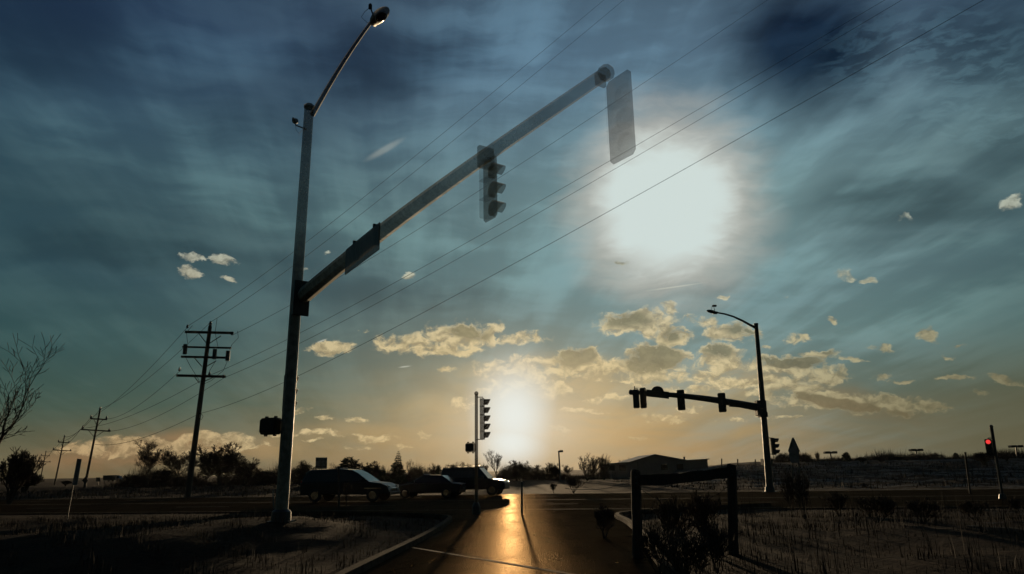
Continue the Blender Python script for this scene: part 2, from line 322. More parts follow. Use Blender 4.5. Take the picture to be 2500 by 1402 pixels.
# ------------------------------------------------------------------ mesh helpers
def frame(d):
    d = Vector(d).normalized(); u = d.cross(Vector((0, 0, 1)))
    if u.length < 1e-3: u = Vector((1, 0, 0))
    u.normalize(); return d, u, u.cross(d).normalized()
class MB:
    def __init__(s): s.v = []; s.f = []
    def add(s, vs, fs):
        o = len(s.v); s.v += [Vector(v) for v in vs]; s.f += [tuple(i+o for i in f) for f in fs]; return s
    def tube(s, pts, rad, n=8, cap=True):
        pts = [Vector(p) for p in pts]; k = len(pts)
        if not isinstance(rad, (list, tuple)): rad = [rad]*k
        vs = []; u0 = None
        for i, p in enumerate(pts):
            d = (pts[min(i+1, k-1)]-pts[max(i-1, 0)]); d = d.normalized() if d.length > 1e-9 else Vector((0, 0, 1))
            if u0 is None: _, u0, _ = frame(d)
            u = (u0-d*u0.dot(d)); u = u.normalized() if u.length > 1e-6 else frame(d)[1]; u0 = u; w = d.cross(u)
            vs += [p+(u*math.cos(2*math.pi*j/n)+w*math.sin(2*math.pi*j/n))*rad[i] for j in range(n)]
        fs = [(i*n+j, i*n+(j+1) % n, (i+1)*n+(j+1) % n, (i+1)*n+j) for i in range(k-1) for j in range(n)]
        if cap: fs += [tuple(range(n))[::-1], tuple((k-1)*n+j for j in range(n))]
        return s.add(vs, fs)
    def box(s, c, size, X=(1, 0, 0), Z=(0, 0, 1), bev=0.):
        c = Vector(c); X = Vector(X).normalized(); Z = Vector(Z).normalized(); Y = Z.cross(X).normalized(); X = Y.cross(Z)
        hx, hy, hz = [q/2 for q in size]
        if bev <= 0: outl = [(-hx, -hz), (hx, -hz), (hx, hz), (-hx, hz)]
        else:
            b = min(bev, hx*.9, hz*.9); outl = []
            for (sx, sz, a0) in ((1, -1, -90), (1, 1, 0), (-1, 1, 90), (-1, -1, 180)):
                for q in (0, 30, 60, 90):
                    a = R(a0+q); outl.append((sx*(hx-b)+math.cos(a)*b, sz*(hz-b)+math.sin(a)*b))
        return s.plate(c, outl, 2*hy, X, Z)
    def plate(s, c, outl, th, X=(1, 0, 0), Z=(0, 0, 1)):
        c = Vector(c); X = Vector(X).normalized(); Z = Vector(Z).normalized(); Y = Z.cross(X).normalized(); n = len(outl)
        vs = [c+X*a+Z*b-Y*th/2 for a, b in outl]+[c+X*a+Z*b+Y*th/2 for a, b in outl]
        fs = [tuple(range(n)), tuple(range(2*n-1, n-1, -1))]+[(i, n+i, n+(i+1) % n, (i+1) % n) for i in range(n)]
        return s.add(vs, fs)
    def lathe(s, c, prof, n=14, axis=(0, 0, 1)):
        c = Vector(c); ax = Vector(axis); return s.tube([c+ax*h for h, r in prof], [max(r, .001) for h, r in prof], n)
    def ellipsoid(s, c, size, X=(1, 0, 0), n=14, m=8):
        c = Vector(c); X, Y, Z = frame(X); vs = []; fs = []
        for i in range(m+1):
            a = -math.pi/2+math.pi*i/m
            for j in range(n):
                b = 2*math.pi*j/n; vs.append(c+X*(math.sin(a)*size[0])+Y*(math.cos(a)*math.cos(b)*size[1])+Z*(math.cos(a)*math.sin(b)*size[2]))
        fs = [(i*n+j, i*n+(j+1) % n, (i+1)*n+(j+1) % n, (i+1)*n+j) for i in range(m) for j in range(n)]
        return s.add(vs, fs)
def link(name, mb, material, parent=None, off=Vector((0, 0, 0)), smooth=False):
    me = bpy.data.meshes.new(name); me.from_pydata([tuple(v-off) for v in mb.v], [], mb.f); me.materials.append(material)
    bm = bmesh.new(); bm.from_mesh(me); bmesh.ops.recalc_face_normals(bm, faces=bm.faces); bm.to_mesh(me); bm.free()
    if smooth: me.shade_smooth()
    o = bpy.data.objects.new(name, me); COL.objects.link(o)
    if parent: o.parent = parent
    else: o.location = off
    return o
def meta(o, label, cat, group=None, kind=None):
    if label: o['label'] = label
    if cat: o['category'] = cat
    if group: o['group'] = group
    if kind: o['kind'] = kind
    return o
class Thing:
    def __init__(s, name, label, cat, loc, group=None):
        s.loc = Vector(loc); s.o = bpy.data.objects.new(name, None); COL.objects.link(s.o); s.o.location = s.loc
        s.o.empty_display_size = .2; meta(s.o, label, cat, group)
    def part(s, name, mb, m, parent=None, smooth=False, label=None):
        o = link(name, mb, m, parent or s.o, s.loc, smooth)
        if label: o['label'] = label
        return o
def copy_thing(o, loc, rz=0, sc=1., label=None, group=None):
    r = o.copy(); COL.objects.link(r); r.location = loc; r.rotation_euler = (0, 0, rz)
    r.scale = (sc, sc, sc) if not isinstance(sc, tuple) else sc
    if label: r['label'] = label
    if group: r['group'] = group
    def rec(a, b):
        for ch in a.children:
            c = ch.copy(); COL.objects.link(c); c.parent = b; rec(ch, c)
    rec(o, r); return r
def single(name, mb, m, label, cat, group=None, loc=None, smooth=False):
    loc = loc or Vector((0, 0, 0)); return meta(link(name, mb, m, None, loc, smooth), label, cat, group)

# ------------------------------------------------------------------ ground
def sstep(a, b, x):
    t = np.clip((x-a)/(b-a), 0, 1); return t*t*(3-2*t)
def H(x, y):
    x = np.asarray(x, float); y = np.asarray(y, float)
    q = x/np.maximum(y, 1)
    right = (2.2+.010*(y-120).clip(0, 60))*sstep(52, 118, y)*sstep(.12, .34, q)
    left = .42*np.exp(-(((x+8.2)/4.4)**2+((y-20)/5.)**2)**1.3)
    lump = (.10*np.sin(x*.9+y*.35)*np.sin(y*.6-x*.2)+.05*np.sin(x*2.3+1)*np.sin(y*1.9))*(sstep(3, 7, np.abs(x-1)))*sstep(2, 6, np.abs(y-roady(x))-10)
    near = .38*sstep(5, 9, x)*sstep(26, 15, y)*1.
    return right+left+lump*.8+near*.6-.03
ra, rb = G(850, 1221, 0), G(1600, 1246, 0)
slope = (rb.y-ra.y)/(rb.x-ra.x); slope = max(-.18, min(.05, slope))
def roady(x): return 41.5+slope*x
def Hs(x, y): return float(H(x, y))
gx = np.unique(np.concatenate([np.arange(-60, 60.1, .8), np.arange(-400, 401, 8.), np.linspace(-2500, 2500, 21)]))
gy = np.unique(np.concatenate([np.arange(-20, 140, .8), np.arange(140, 400, 6.), np.linspace(400, 3000, 12), [-400, -100]]))
X_, Y_ = np.meshgrid(gx, gy); Z_ = H(X_, Y_)
vs = np.stack([X_.ravel(), Y_.ravel(), Z_.ravel()], 1); nx = len(gx)
fs = [(j*nx+i, j*nx+i+1, (j+1)*nx+i+1, (j+1)*nx+i) for j in range(len(gy)-1) for i in range(nx-1)]
me = bpy.data.meshes.new('ground'); me.from_pydata(vs.tolist(), [], fs); me.materials.append(M['field']); me.shade_smooth()
o = bpy.data.objects.new('ground', me); COL.objects.link(o); o['kind'] = 'structure'

def strip(name, pts, m, z, kind='structure', th=0.):
    mb = MB()
    n = len(pts)//2
    vs = [Vector((p[0], p[1], z)) for p in pts]
    fs = [(i, i+1, 2*n-2-i, 2*n-1-i) for i in range(n-1)]
    mb.add(vs, fs); o = link(name, mb, m); o['kind'] = kind; return o
hw = 10.5
def rline(off, w, x0, x1, z, m, name, n=60):
    xs = np.linspace(x0, x1, n); a = [(x, roady(x)+off-w/2) for x in xs]; b = [(x, roady(x)+off+w/2) for x in xs][::-1]
    return strip(name, a+b, m, z)
rline(0, 2*hw, -300, 300, .004, M['asphalt'], 'cross_road')
for k, (off, w) in enumerate(((hw-.5, .15), (-hw+.5, .15), (.18, .12), (-.18, .12))):
    rline(off, w, -200, 200, .010, M['paintline'], 'edge_line')
for off in (5.2, -5.2):
    mb = MB()
    for k in range(-20, 24):
        x = k*9.; mb.add([(x, roady(x)+off-.07, .010), (x+3, roady(x+3)+off-.07, .010), (x+3, roady(x+3)+off+.07, .010), (x, roady(x)+off+.07, .010)], [(0, 1, 2, 3)])
    o = link('lane_dashes', mb, M['paintline']); o['kind'] = 'structure'
# slip lane from the camera to the cross road, with flared corners
def edge_l(y): return -2.7+.6*float(sstep(8, 22, y))-9*float(sstep(24, 33, y))**2
def edge_r(y): return 2.1+1.2*float(sstep(8, 24, y))+9*float(sstep(24, 33, y))**2
ys = np.concatenate([np.linspace(-12, 22, 18), np.linspace(22.5, 32.5, 24)])
strip('slip_lane', [(edge_r(y), y) for y in ys]+[(edge_l(y), y) for y in ys][::-1], M['asphalt'], .008)
def kerb(fn, side, name):
    mb = MB(); pr = []
    for y in ys[ys < 31.2]:
        x = fn(y); pr.append((x, y))
    vs = []; fs = []
    for i, (x, y) in enumerate(pr):
        a = pr[max(0, i-1)]; b = pr[min(len(pr)-1, i+1)]; d = Vector((b[0]-a[0], b[1]-a[1], 0)).normalized(); nrm = Vector((d.y, -d.x, 0))*side
        for (o_, z) in ((0, .0), (.02, .12), (.16, .13), (.20, .0)): vs.append(Vector((x, y, z))+nrm*o_)
    for i in range(len(pr)-1):
        for j in range(3): fs.append((i*4+j, i*4+j+1, (i+1)*4+j+1, (i+1)*4+j))
    mb.add(vs, fs); o = link(name, mb, M['concrete']); o['kind'] = 'structure'
kerb(edge_l, -1, 'kerb'); kerb(edge_r, 1, 'kerb')
# pale concrete slab where the lane meets the near pavement
a, b = G(1085, 1349, .03), G(1375, 1397, .03)
dv = (b-a); mb = MB()
q = [a-dv*.35, b+dv*.3, Vector((1.6, 4, .03)), Vector((-2.0, 4, .03))]
mb.plate((0, 0, .0), [(p.x, p.y) for p in q], .06, (1, 0, 0), (0, 1, 0)); o = link('concrete_apron', mb, M['asphalt']); o['kind'] = 'structure'
mb = MB(); nn = Vector((-dv.y, dv.x, 0)).normalized()
for w_, z_ in ((.04, .0345),):
    mb.add([q[0]+Vector((0, 0, .004)), q[1]+Vector((0, 0, .004)), q[1]-nn*.1+Vector((0, 0, .004)), q[0]-nn*.1+Vector((0, 0, .004))], [(0, 1, 2, 3)])
o = link('edge_line', mb, M['paintline']); o['kind'] = 'structure'

# ------------------------------------------------------------------ signal heads
def head(th, c, face, n=3, sec=.34, w=.34, body='paint', plate='paint', lens='lens', back=True, name='signal_head', lit=None, visor='paint', vdepth=.24, margin=.13, slots=False):
    """a vertical signal head centred on c and facing the horizontal direction face"""
    c = Vector(c); fz = Vector((face[0], face[1], 0)).normalized(); X = Vector((-fz.y, fz.x, 0)); hh = n*sec
    b = MB(); b.box(c-fz*.06, (w, .17, hh), X, bev=.05)
    for k in range(1, n): b.box(c+Vector((0, 0, -hh/2+k*sec))-fz*.06, (w+.02, .18, .012), X)
    ob = th.part(name, b, M[body])
    if back:
        p = MB(); W2, H2 = w/2+margin, hh/2+margin; r = .06
        outer = [(W2, -H2+r), (W2, H2-r), (W2-r, H2), (-W2+r, H2), (-W2, H2-r), (-W2, -H2+r), (-W2+r, -H2), (W2-r, -H2)]
        p.plate(c-fz*.02, outer, .012, X)
        if slots:
            pass
        th.part('backplate', p, M[plate], ob)
    for k in range(n):
        cc = c+Vector((0, 0, hh/2-(k+.5)*sec)); v = MB(); rr = sec*.43; seg = 14; vs = []; fs = []
        for j in range(seg+1):
            a = R(-40+260*j/seg); rim_ = X*(math.cos(a)*rr)+Vector((0, 0, math.sin(a)*rr))
            dep = vdepth*(.35+.65*max(0, math.sin(a)*.5+.5)**.8)
            for (q, s_) in ((0, 1.), (dep, .97), (dep, .90), (0, .93)): vs.append(cc+fz*(.03+q)+rim_*s_)
        for j in range(seg):
            for q in range(4): fs.append((j*4+q, j*4+(q+1) % 4, (j+1)*4+(q+1) % 4, (j+1)*4+q))
        fs += [(0, 1, 2, 3), tuple(seg*4+q for q in (3, 2, 1, 0))]
        v.add(vs, fs); th.part('visor', v, M[visor], ob)
        l = MB(); l.ellipsoid(cc+fz*.03, (.035, rr*.88, rr*.88), fz, 14, 6)
        th.part('lens', l, M['redlens'] if lit == k else M[lens], ob, smooth=True, label='glowing red lens' if lit == k else None)
    return ob
def pedbox(th, c, face, w, h, d=.22, m='paint', lens=True, knob=True):
    c = Vector(c); fz = Vector((face[0], face[1], 0)).normalized(); X = Vector((-fz.y, fz.x, 0))
    b = MB(); b.box(c, (w, d, h), X, bev=.07)
    ob = th.part('pedestrian_signal', b, M[m])
    for sx in (-.28, .28):
        for sz in (-1, 1):
            k = MB(); k.box(c+X*(sx*w)+Vector((0, 0, sz*(h/2+.02))), (.06, .08, .05), X); th.part('hinge', k, M[m], ob)
    v = MB(); v.box(c+fz*(d/2+.04), (w*.86, .07, h*.8), X, bev=.04); th.part('visor', v, M['rubber'], ob)
    return ob

# ------------------------------------------------------------------ the near mast
YB = 20.
top = P(755, 262, YB); base = P(688, 1235, YB); base = Vector((base.x, YB, Hs(base.x, YB)-.05))
th = Thing('signal_mast', 'tall foreground signal mast, its long arm rising towards the high bright sun', 'signal mast', base)
def along(p, q, t): return p.lerp(q, t)
rb_, rt_ = 16*m_per_px(base), 11.5*m_per_px(top)
M['pole_fade'] = veilmat('painted_veil_pole_steel', (.21, .215, .165), (0, 0, 1), 5.2, 8.5, 1., .58)  # glare veil painted as alpha, more see-through with height
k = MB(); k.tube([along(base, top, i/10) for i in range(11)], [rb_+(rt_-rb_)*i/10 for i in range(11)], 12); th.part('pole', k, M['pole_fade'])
k = MB(); ax = (top-base).normalized()
k.tube([base, base+ax*.30, base+ax*.34, base+ax*.36], [rb_*1.5, rb_*1.45, rb_*1.2, rb_*1.0], 16); k.box(base+Vector((0, 0, .03)), (.62, .62, .08)); th.part('base_flange', k, M['steel'])
k = MB(); k.lathe(top-ax*.02, [(0, rt_*1.15), (.06, rt_*1.15), (.12, rt_*.7), (.14, .01)], 12, ax); th.part('pole_cap', k, M['veil_steel'])
j = P(742, 722, YB); zj = j.z
end = PZ(1480, 178, zj+.55)
ad = (end-j); adh = Vector((ad.x, ad.y, 0)).normalized(); facing = Vector((-adh.y, adh.x, 0));
if facing.y < 0: facing = -facing
M['arm_fade'] = veilmat('painted_veil_arm_steel', (.40, .42, .31), adh, (j-th.loc).dot(adh), (end-th.loc).dot(adh), .93, .34, .8, 0.)  # alpha drops along the arm, painting the high sun's veil into it
ra_, re_ = 21*m_per_px(j)*.92, 18*m_per_px(end)*.9
k = MB(); npt = 14
def armp(t): p = j.lerp(end, t); return p+Vector((0, 0, .16*math.sin(math.pi*t)))
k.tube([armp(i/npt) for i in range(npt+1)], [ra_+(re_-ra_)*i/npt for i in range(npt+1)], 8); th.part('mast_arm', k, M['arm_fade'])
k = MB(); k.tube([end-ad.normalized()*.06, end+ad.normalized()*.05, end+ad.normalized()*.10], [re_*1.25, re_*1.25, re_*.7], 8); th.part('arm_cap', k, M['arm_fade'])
# clamp plates where the arm meets the pole
cpt = P(732, 730, YB); k = MB()
k.box(cpt+adh*.12, (.10, .46, 1.02), adh, ax, .02); k.box(cpt+adh*.02+Vector((0, 0, .06)), (.30, .36, .82), adh, ax, .03)
for dz_ in (-.42, -.15, .2, .48): k.box(cpt-adh*.26+Vector((0, 0, dz_)), (.10, .16, .07), adh, ax)
th.part('arm_bracket', k, M['steel'])
def t_at(px):                                   # arm parameter where the arm crosses photo column px
    lo_, hi_ = 0., 1.
    for _ in range(30):
        mid = (lo_+hi_)/2; p = armp(mid)-CAM; l = cm.transposed() @ p; x = CX+F*l.x/(-l.z)
        if x < px: lo_ = mid
        else: hi_ = mid
    return lo_
p1 = armp(t_at(1180)); u1 = m_per_px(p1)
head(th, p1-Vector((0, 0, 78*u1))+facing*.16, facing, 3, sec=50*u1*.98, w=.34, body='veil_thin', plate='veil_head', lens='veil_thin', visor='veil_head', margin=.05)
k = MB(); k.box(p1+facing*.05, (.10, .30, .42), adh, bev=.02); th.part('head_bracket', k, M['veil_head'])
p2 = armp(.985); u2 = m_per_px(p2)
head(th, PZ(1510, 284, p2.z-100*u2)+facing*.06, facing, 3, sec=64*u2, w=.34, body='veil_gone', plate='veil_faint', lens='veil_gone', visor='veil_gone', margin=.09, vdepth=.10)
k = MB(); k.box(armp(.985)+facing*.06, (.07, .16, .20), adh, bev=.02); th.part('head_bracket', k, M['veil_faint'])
# hanging blade sign
t0_, t1_ = t_at(862), t_at(945); a, b = armp(t0_), armp(t1_); cs = (a+b)/2-Vector((0, 0, .20))+facing*(-.18); L = (b-a).length
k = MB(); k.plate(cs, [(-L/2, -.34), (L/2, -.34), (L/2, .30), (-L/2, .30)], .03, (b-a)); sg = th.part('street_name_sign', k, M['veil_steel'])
for s_ in (-.3, .3):
    k = MB(); k.box(cs+(b-a)*s_+Vector((0, 0, .16))+facing*.09, (.05, .16, .5), b-a); th.part('strap', k, M['steel'], sg)
# roadway luminaire on its own arm
l0 = P(763, 280, YB); l1 = PZ(915, 52, l0.z+1.0); k = MB(); ld = (l1-l0)
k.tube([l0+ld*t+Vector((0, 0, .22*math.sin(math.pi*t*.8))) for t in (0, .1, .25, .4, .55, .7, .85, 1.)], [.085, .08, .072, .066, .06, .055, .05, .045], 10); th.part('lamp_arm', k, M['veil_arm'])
k = MB(); ldn = Vector((ld.x, ld.y, 0)).normalized(); lc = l1+ldn*.28; u = m_per_px(lc)
k.ellipsoid(lc, (.44, .19, .12), ldn, 16, 10); k.box(l1+ldn*.02, (.34, .16, .15), ldn, bev=.04); lh = th.part('lamp_head', k, M['veil_steel'], smooth=True)
k = MB(); k.ellipsoid(lc+ldn*.08-Vector((0, 0, .08)), (.22, .15, .09), ldn, 14, 8); th.part('lamp_lens', k, M['lens'], lh, smooth=True)
k = MB(); xx = Vector((-ldn.y, ldn.x, 0)); pc = PZ(904, 18, lc.z+.12); k.tube([l1+Vector((0, 0, .05)), pc], .02, 6); k.lathe(pc-Vector((0, 0, .04)), [(0, .05), (.1, .05), (.14, .03)], 10); th.part('photocell', k, M['steel'], lh)
k = MB(); c0 = l1-ldn*.05; c1 = PZ(882, 42, lc.z)
k.tube([pc, pc.lerp(c1, .6)+Vector((0, 0, .05)), c1, c1.lerp(c0, .5)-Vector((0, 0, .1)), c0], .007, 5); th.part('cable', k, M['wire'], lh)
# sensor on a short bracket near the top
s0 = P(748, 316, YB); s1 = P(722, 306, YB); s2 = P(721, 296, YB); k = MB(); k.tube([s0, s1, s2], .022, 6); sb = th.part('sensor_bracket', k, M['veil_steel'])
k = MB(); k.ellipsoid(s2, (.10, .09, .09), (1, -.3, 0)); k.box(s2+Vector((-.05, 0, .03)), (.07, .14, .12), bev=.02); th.part('sensor', k, M['veil_steel'], sb)
k = MB(); k.tube([s1, P(723, 318, YB), P(730, 326, YB), P(738, 318, YB), s0], .006, 5); th.part('cable', k, M['wire'], sb)
# pedestrian signal left of the pole and a signal head hidden behind it
pb = P(661, 1041, YB); pedbox(th, pb, (-.35, -1), 47*m_per_px(pb), 40*m_per_px(pb))
k = MB(); k.tube([P(680, 1027, YB), P(702, 1027, YB)], .03, 8); th.part('side_bracket', k, M['steel']); k = MB(); k.tube([P(680, 1055, YB), P(702, 1055, YB)], .03, 8); th.part('side_bracket', k, M['steel'])
hb_ = P(706, 962, YB+.45); head(th, hb_, (1, .15), 3, sec=30*m_per_px(hb_), w=.30, back=False, vdepth=.2)

# ------------------------------------------------------------------ the far mast across the road
YR = 48.
base = P(1880, 1200, YR); base.z = Hs(base.x, YR)-.05; top = P(1846, 793, YR)
th = Thing('signal_mast', 'far traffic signal mast leaning left, its arm of three heads pointing at the low sun', 'signal mast', base)
ax = (top-base).normalized(); rb_, rt_ = 9*m_per_px(base), 4.6*m_per_px(top)
k = MB(); k.tube([along(base, top, i/8) for i in range(9)], [rb_+(rt_-rb_)*i/8 for i in range(9)], 12); th.part('pole', k, M['steel'])
k = MB(); k.tube([base, base+ax*.4], [rb_*1.4, rb_*1.2], 12); k.box(base+Vector((0, 0, .05)), (.8, .8, .1)); th.part('base_flange', k, M['steel'])
k = MB(); k.lathe(top, [(-.03, rt_*1.15), (.09, rt_*1.15), (.12, .02)], 12, ax); th.part('pole_cap', k, M['steel'])
j = P(1862, 997, YR); end = P(1541, 958, YR-1.0)
def armr(t): return j.lerp(end, t)+Vector((0, 0, .18*math.sin(math.pi*t)))
k = MB(); k.tube([armr(i/12) for i in range(13)], [9.5*m_per_px(j)*(1-.52*i/12) for i in range(13)], 10); th.part('mast_arm', k, M['steel'])
k = MB(); e = armr(1); ed = (end-j).normalized(); k.lathe(e, [(-.15, .17), (.08, .17), (.14, .1)], 10, ed); th.part('arm_cap', k, M['steel'])
k = MB(); c = P(1861, 997, YR); k.box(c-Vector((.1, 0, 0)), (.62, .5, 1.0), (1, 0, 0), ax, .04); k.box(c-Vector((.02, .0, .42)), (.5, .55, .34), (1, 0, 0), ax, .03); th.part('arm_bracket', k, M['steel'])
fr = Vector((.55, .85, 0))
for (px, py, hpx, wpx) in ((1663, 977, 50, 17), (1763, 983, 47, 17)):
    c = P(px, py, YR-.5); u = m_per_px(c); head(th, c, fr, 3, sec=(hpx-6)/3*u, w=.36, margin=.08, vdepth=.28)
    s_ = MB(); s_.box(c, (.12, .5, .3), (1, 0, 0)); th.part('head_bracket', s_, M['steel'])
for dx_ in (-8.5, 8.5):
    c = P(1562+dx_, 969+(3 if dx_ > 0 else 5), YR-1.3+dx_*.02); u = m_per_px(c); head(th, c, fr, 3, sec=(46 if dx_ > 0 else 42)/3*u, w=.34, margin=.05, vdepth=.16)
def lug(th, nm, cs, size, m, parent=None, X=(1, 0, 0), bev=0.):
    for c in cs:
        k = MB(); k.box(c, size, X, bev=bev); th.part(nm, k, M[m], parent)
def sign_on(th, pts, Y, m='paint', name='street_name_sign', thick=.05):
    ps = [P(x, y, Y) for x, y in pts]; c = sum(ps, Vector())/len(ps); mb = MB()
    mb.plate(c, [(p.x-c.x, p.z-c.z) for p in ps], thick, (1, 0, 0), (0, 0, 1)); return th.part(name, mb, M[m])
sign_on(th, [(1578, 951), (1633, 957), (1633, 974), (1578, 968)], YR-1.4)
dome = [(1606-16+0, 955)]+[(1605-15.5*math.cos(R(a)), 957-14*math.sin(R(a))) for a in range(15, 166, 15)]+[(1621, 958)]
sign_on(th, dome, YR-1.45, name='round_sign_top')
sign_on(th, [(1780, 981), (1848, 987), (1848, 999), (1780, 993)], YR-1.2)
k = MB(); a = P(1549, 958, YR-1); b = P(1549, 943, YR-1); k.tube([a, b], .03, 6); k.tube([P(1549, 948, YR-1), P(1557, 949, YR-1)], .025, 6); th.part('antenna', k, M['steel'])
k = MB(); pts = [P(x, y, YR-.3) for x, y in ((1846, 801), (1832, 794), (1812, 783), (1790, 773), (1770, 767), (1748, 763))]
k.tube(pts, [.10, .085, .075, .065, .06, .055], 8); th.part('lamp_arm', k, M['steel'])
c = P(1737, 761, YR-.3); k = MB(); k.ellipsoid(c, (.34, .17, .12), P(1750, 764, YR-.3)-P(1725, 759, YR-.3), 14, 8); k.box(P(1746, 764, YR-.3), (.3, .18, .16), P(1750, 764, YR-.3)-P(1725, 759, YR-.3), bev=.03)
lh = th.part('lamp_head', k, M['steel'], smooth=True)
k = MB(); k.tube([P(1746, 762, YR-.3), P(1743, 751, YR-.3)], .02, 6); k.tube([P(1737, 758, YR-.3), P(1738, 748, YR-.3)], .012, 5); k.box(P(1744, 747, YR-.3), (.28, .12, .13), (1, 0, .2), bev=.03); th.part('photocell', k, M['steel'], lh)
c = P(1890, 1090, YR-.2); head(th, c, (1, .12), 3, sec=13.5*m_per_px(c), w=.3, back=False, vdepth=.32)
k = MB(); k.tube([P(1874, 1069, YR), P(1888, 1070, YR)], .03, 6); th.part('side_bracket', k, M['steel']); k = MB(); k.tube([P(1876, 1109, YR), P(1890, 1109, YR)], .03, 6); th.part('side_bracket', k, M['steel'])

# ------------------------------------------------------------------ pedestal signal in front of the sun
YC = 28.6
base = P(1163, 1255, YC); base.z = Hs(base.x, YC); topc = P(1163, 962, YC)
th = Thing('pedestal_signal', 'slim pedestal with a tall five section signal head silhouetted beside the low sun', 'traffic signal', base)
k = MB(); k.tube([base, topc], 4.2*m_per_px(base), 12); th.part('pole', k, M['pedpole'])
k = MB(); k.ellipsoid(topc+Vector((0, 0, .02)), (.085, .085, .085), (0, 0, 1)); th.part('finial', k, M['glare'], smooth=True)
k = MB(); u = m_per_px(base); k.lathe(base-Vector((0, 0, .04)), [(0, 13*u), (.06, 13*u), (.08, 10.5*u), (.36, 10*u), (.48, 7*u), (.52, 4.5*u)], 8); th.part('pedestal_base', k, M['paint'])
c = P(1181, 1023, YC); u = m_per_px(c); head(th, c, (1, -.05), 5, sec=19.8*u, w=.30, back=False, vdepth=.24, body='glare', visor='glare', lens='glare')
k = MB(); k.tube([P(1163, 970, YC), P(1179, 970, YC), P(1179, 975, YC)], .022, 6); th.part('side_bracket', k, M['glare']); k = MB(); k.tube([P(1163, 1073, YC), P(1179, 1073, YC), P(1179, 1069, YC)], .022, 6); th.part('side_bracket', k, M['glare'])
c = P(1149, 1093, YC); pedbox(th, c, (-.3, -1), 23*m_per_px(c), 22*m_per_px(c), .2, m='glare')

# ------------------------------------------------------------------ red signal, far right
YQ = 34.
base = P(2448, 1216, YQ); base.z = Hs(base.x, YQ)-.02; tq = P(2420, 1042, YQ)
th = Thing('pedestal_signal', 'leaning signal post at the far right with its red lamp lit', 'traffic signal', base)
ax = (tq-base).normalized(); k = MB(); k.tube([base, tq], [.055, .075], 10); th.part('pole', k, M['steel'])
k = MB(); k.ellipsoid(tq, (.09, .08, .08), ax); th.part('finial', k, M['steel'])
k = MB(); k.lathe(base, [(0, .17), (.05, .17), (.25, .12), (.28, .06)], 8); th.part('pedestal_base', k, M['paint'])
c = P(2415, 1093, YQ); u = m_per_px(c); head(th, c, CAM-c, 3, sec=13.6*u, w=.28, back=False, vdepth=.05, lit=0, margin=.03)
k = MB(); k.tube([P(2425, 1070, YQ), P(2412, 1070, YQ), P(2412, 1074, YQ)], .025, 6); th.part('side_bracket', k, M['steel']); k = MB(); k.tube([P(2432, 1112, YQ), P(2418, 1112, YQ)], .025, 6); th.part('side_bracket', k, M['steel'])

# ------------------------------------------------------------------ power line on the left
def insul(mb, p, s=1.): mb.lathe(p, [(0, .025*s), (.05*s, .09*s), (.09*s, .06*s), (.13*s, .10*s), (.18*s, .05*s), (.24*s, .06*s), (.28*s, .02*s)], 10)
Y1 = 59.
pole_dir = Vector((-.585, .81, 0)).normalized(); cross = Vector((.93, .36, 0)).normalized()   # line of the wires and the crossarms
base1 = P(457, 1226, Y1); top1 = P(513, 797, Y1); base1.z = Hs(base1.x, Y1)-.05
th = Thing('utility_pole', 'nearest wooden utility pole with three crossarm tiers and a boxed frame, leaning right', 'utility pole', base1, 'utility poles along the road on the left')
ax1 = (top1-base1).normalized(); k = MB(); k.tube([along(base1, top1, i/6) for i in range(7)], [.24-.09*i/6 for i in range(7)], 10); th.part('pole', k, M['wood'])
def beam(th, p, q, Y, h=.13, d=.14, name='crossarm', m='wood', parent=None):
    a, b = P(p[0], p[1], Y), P(q[0], q[1], Y); k = MB(); k.box((a+b)/2, ((b-a).length, d, h), b-a, ax1); return th.part(name, k, M[m], parent)
def brace(th, p, q, Y, parent=None):
    k = MB(); k.tube([P(p[0], p[1], Y), P(q[0], q[1], Y)], .035, 6); return th.part('brace', k, M['wood'], parent)
Yf = Y1-.25
c1 = beam(th, (454, 802), (568, 822), Yf, .20); brace(th, (484, 812), (504, 838), Yf, c1); brace(th, (540, 820), (512, 838), Yf, c1)
fm = beam(th, (447, 840), (563, 857), Yf, .14, name='frame_rail'); beam(th, (444, 864), (559, 881), Yf, .17, name='frame_rail')
for (x, y) in ((453, 853), (525, 865), (557, 869)):
    k = MB(); a = P(x, y-12, Yf-.12); b = P(x-2, y+12, Yf-.12); k.tube([a, b], .17, 10); q = th.part('switch_can', k, M['steel'])
brace(th, (473, 872), (493, 895), Yf); brace(th, (528, 881), (499, 898), Yf)
c2 = beam(th, (433, 909), (549, 928), Yf, .20); brace(th, (470, 914), (486, 935), Yf, c2); brace(th, (520, 922), (490, 935), Yf, c2)
ins_px = [(457, 802), (566, 819), (438, 907), (545, 924), (511, 918)]
for (x, y) in ins_px:
    k = MB(); insul(k, P(x, y, Yf), 1.15); th.part('insulator', k, M['porcelain'])
k = MB(); insul(k, top1, 1.6); th.part('insulator', k, M['porcelain'])
for path in ([(470, 795), (455, 812), (458, 838)], [(530, 778), (525, 812), (533, 852)], [(580, 808), (582, 825), (566, 842), (561, 856)],
             [(452, 870), (465, 895), (485, 927), (487, 936)], [(526, 882), (512, 905), (508, 917)], [(555, 882), (545, 905), (515, 930), (497, 938)]):
    k = MB(); k.tube([P(x, y, Yf-.2) for x, y in path], .022, 5); th.part('jumper_wire', k, M['wire'])
k = MB(); k.tube([P(486, 1009, Yf), P(492, 1011, Yf), P(496, 1016, Yf), P(492, 1025, Yf), P(487, 1022, Yf), P(486, 1014, Yf)], .025, 5); th.part('cable_loop', k, M['wire'])

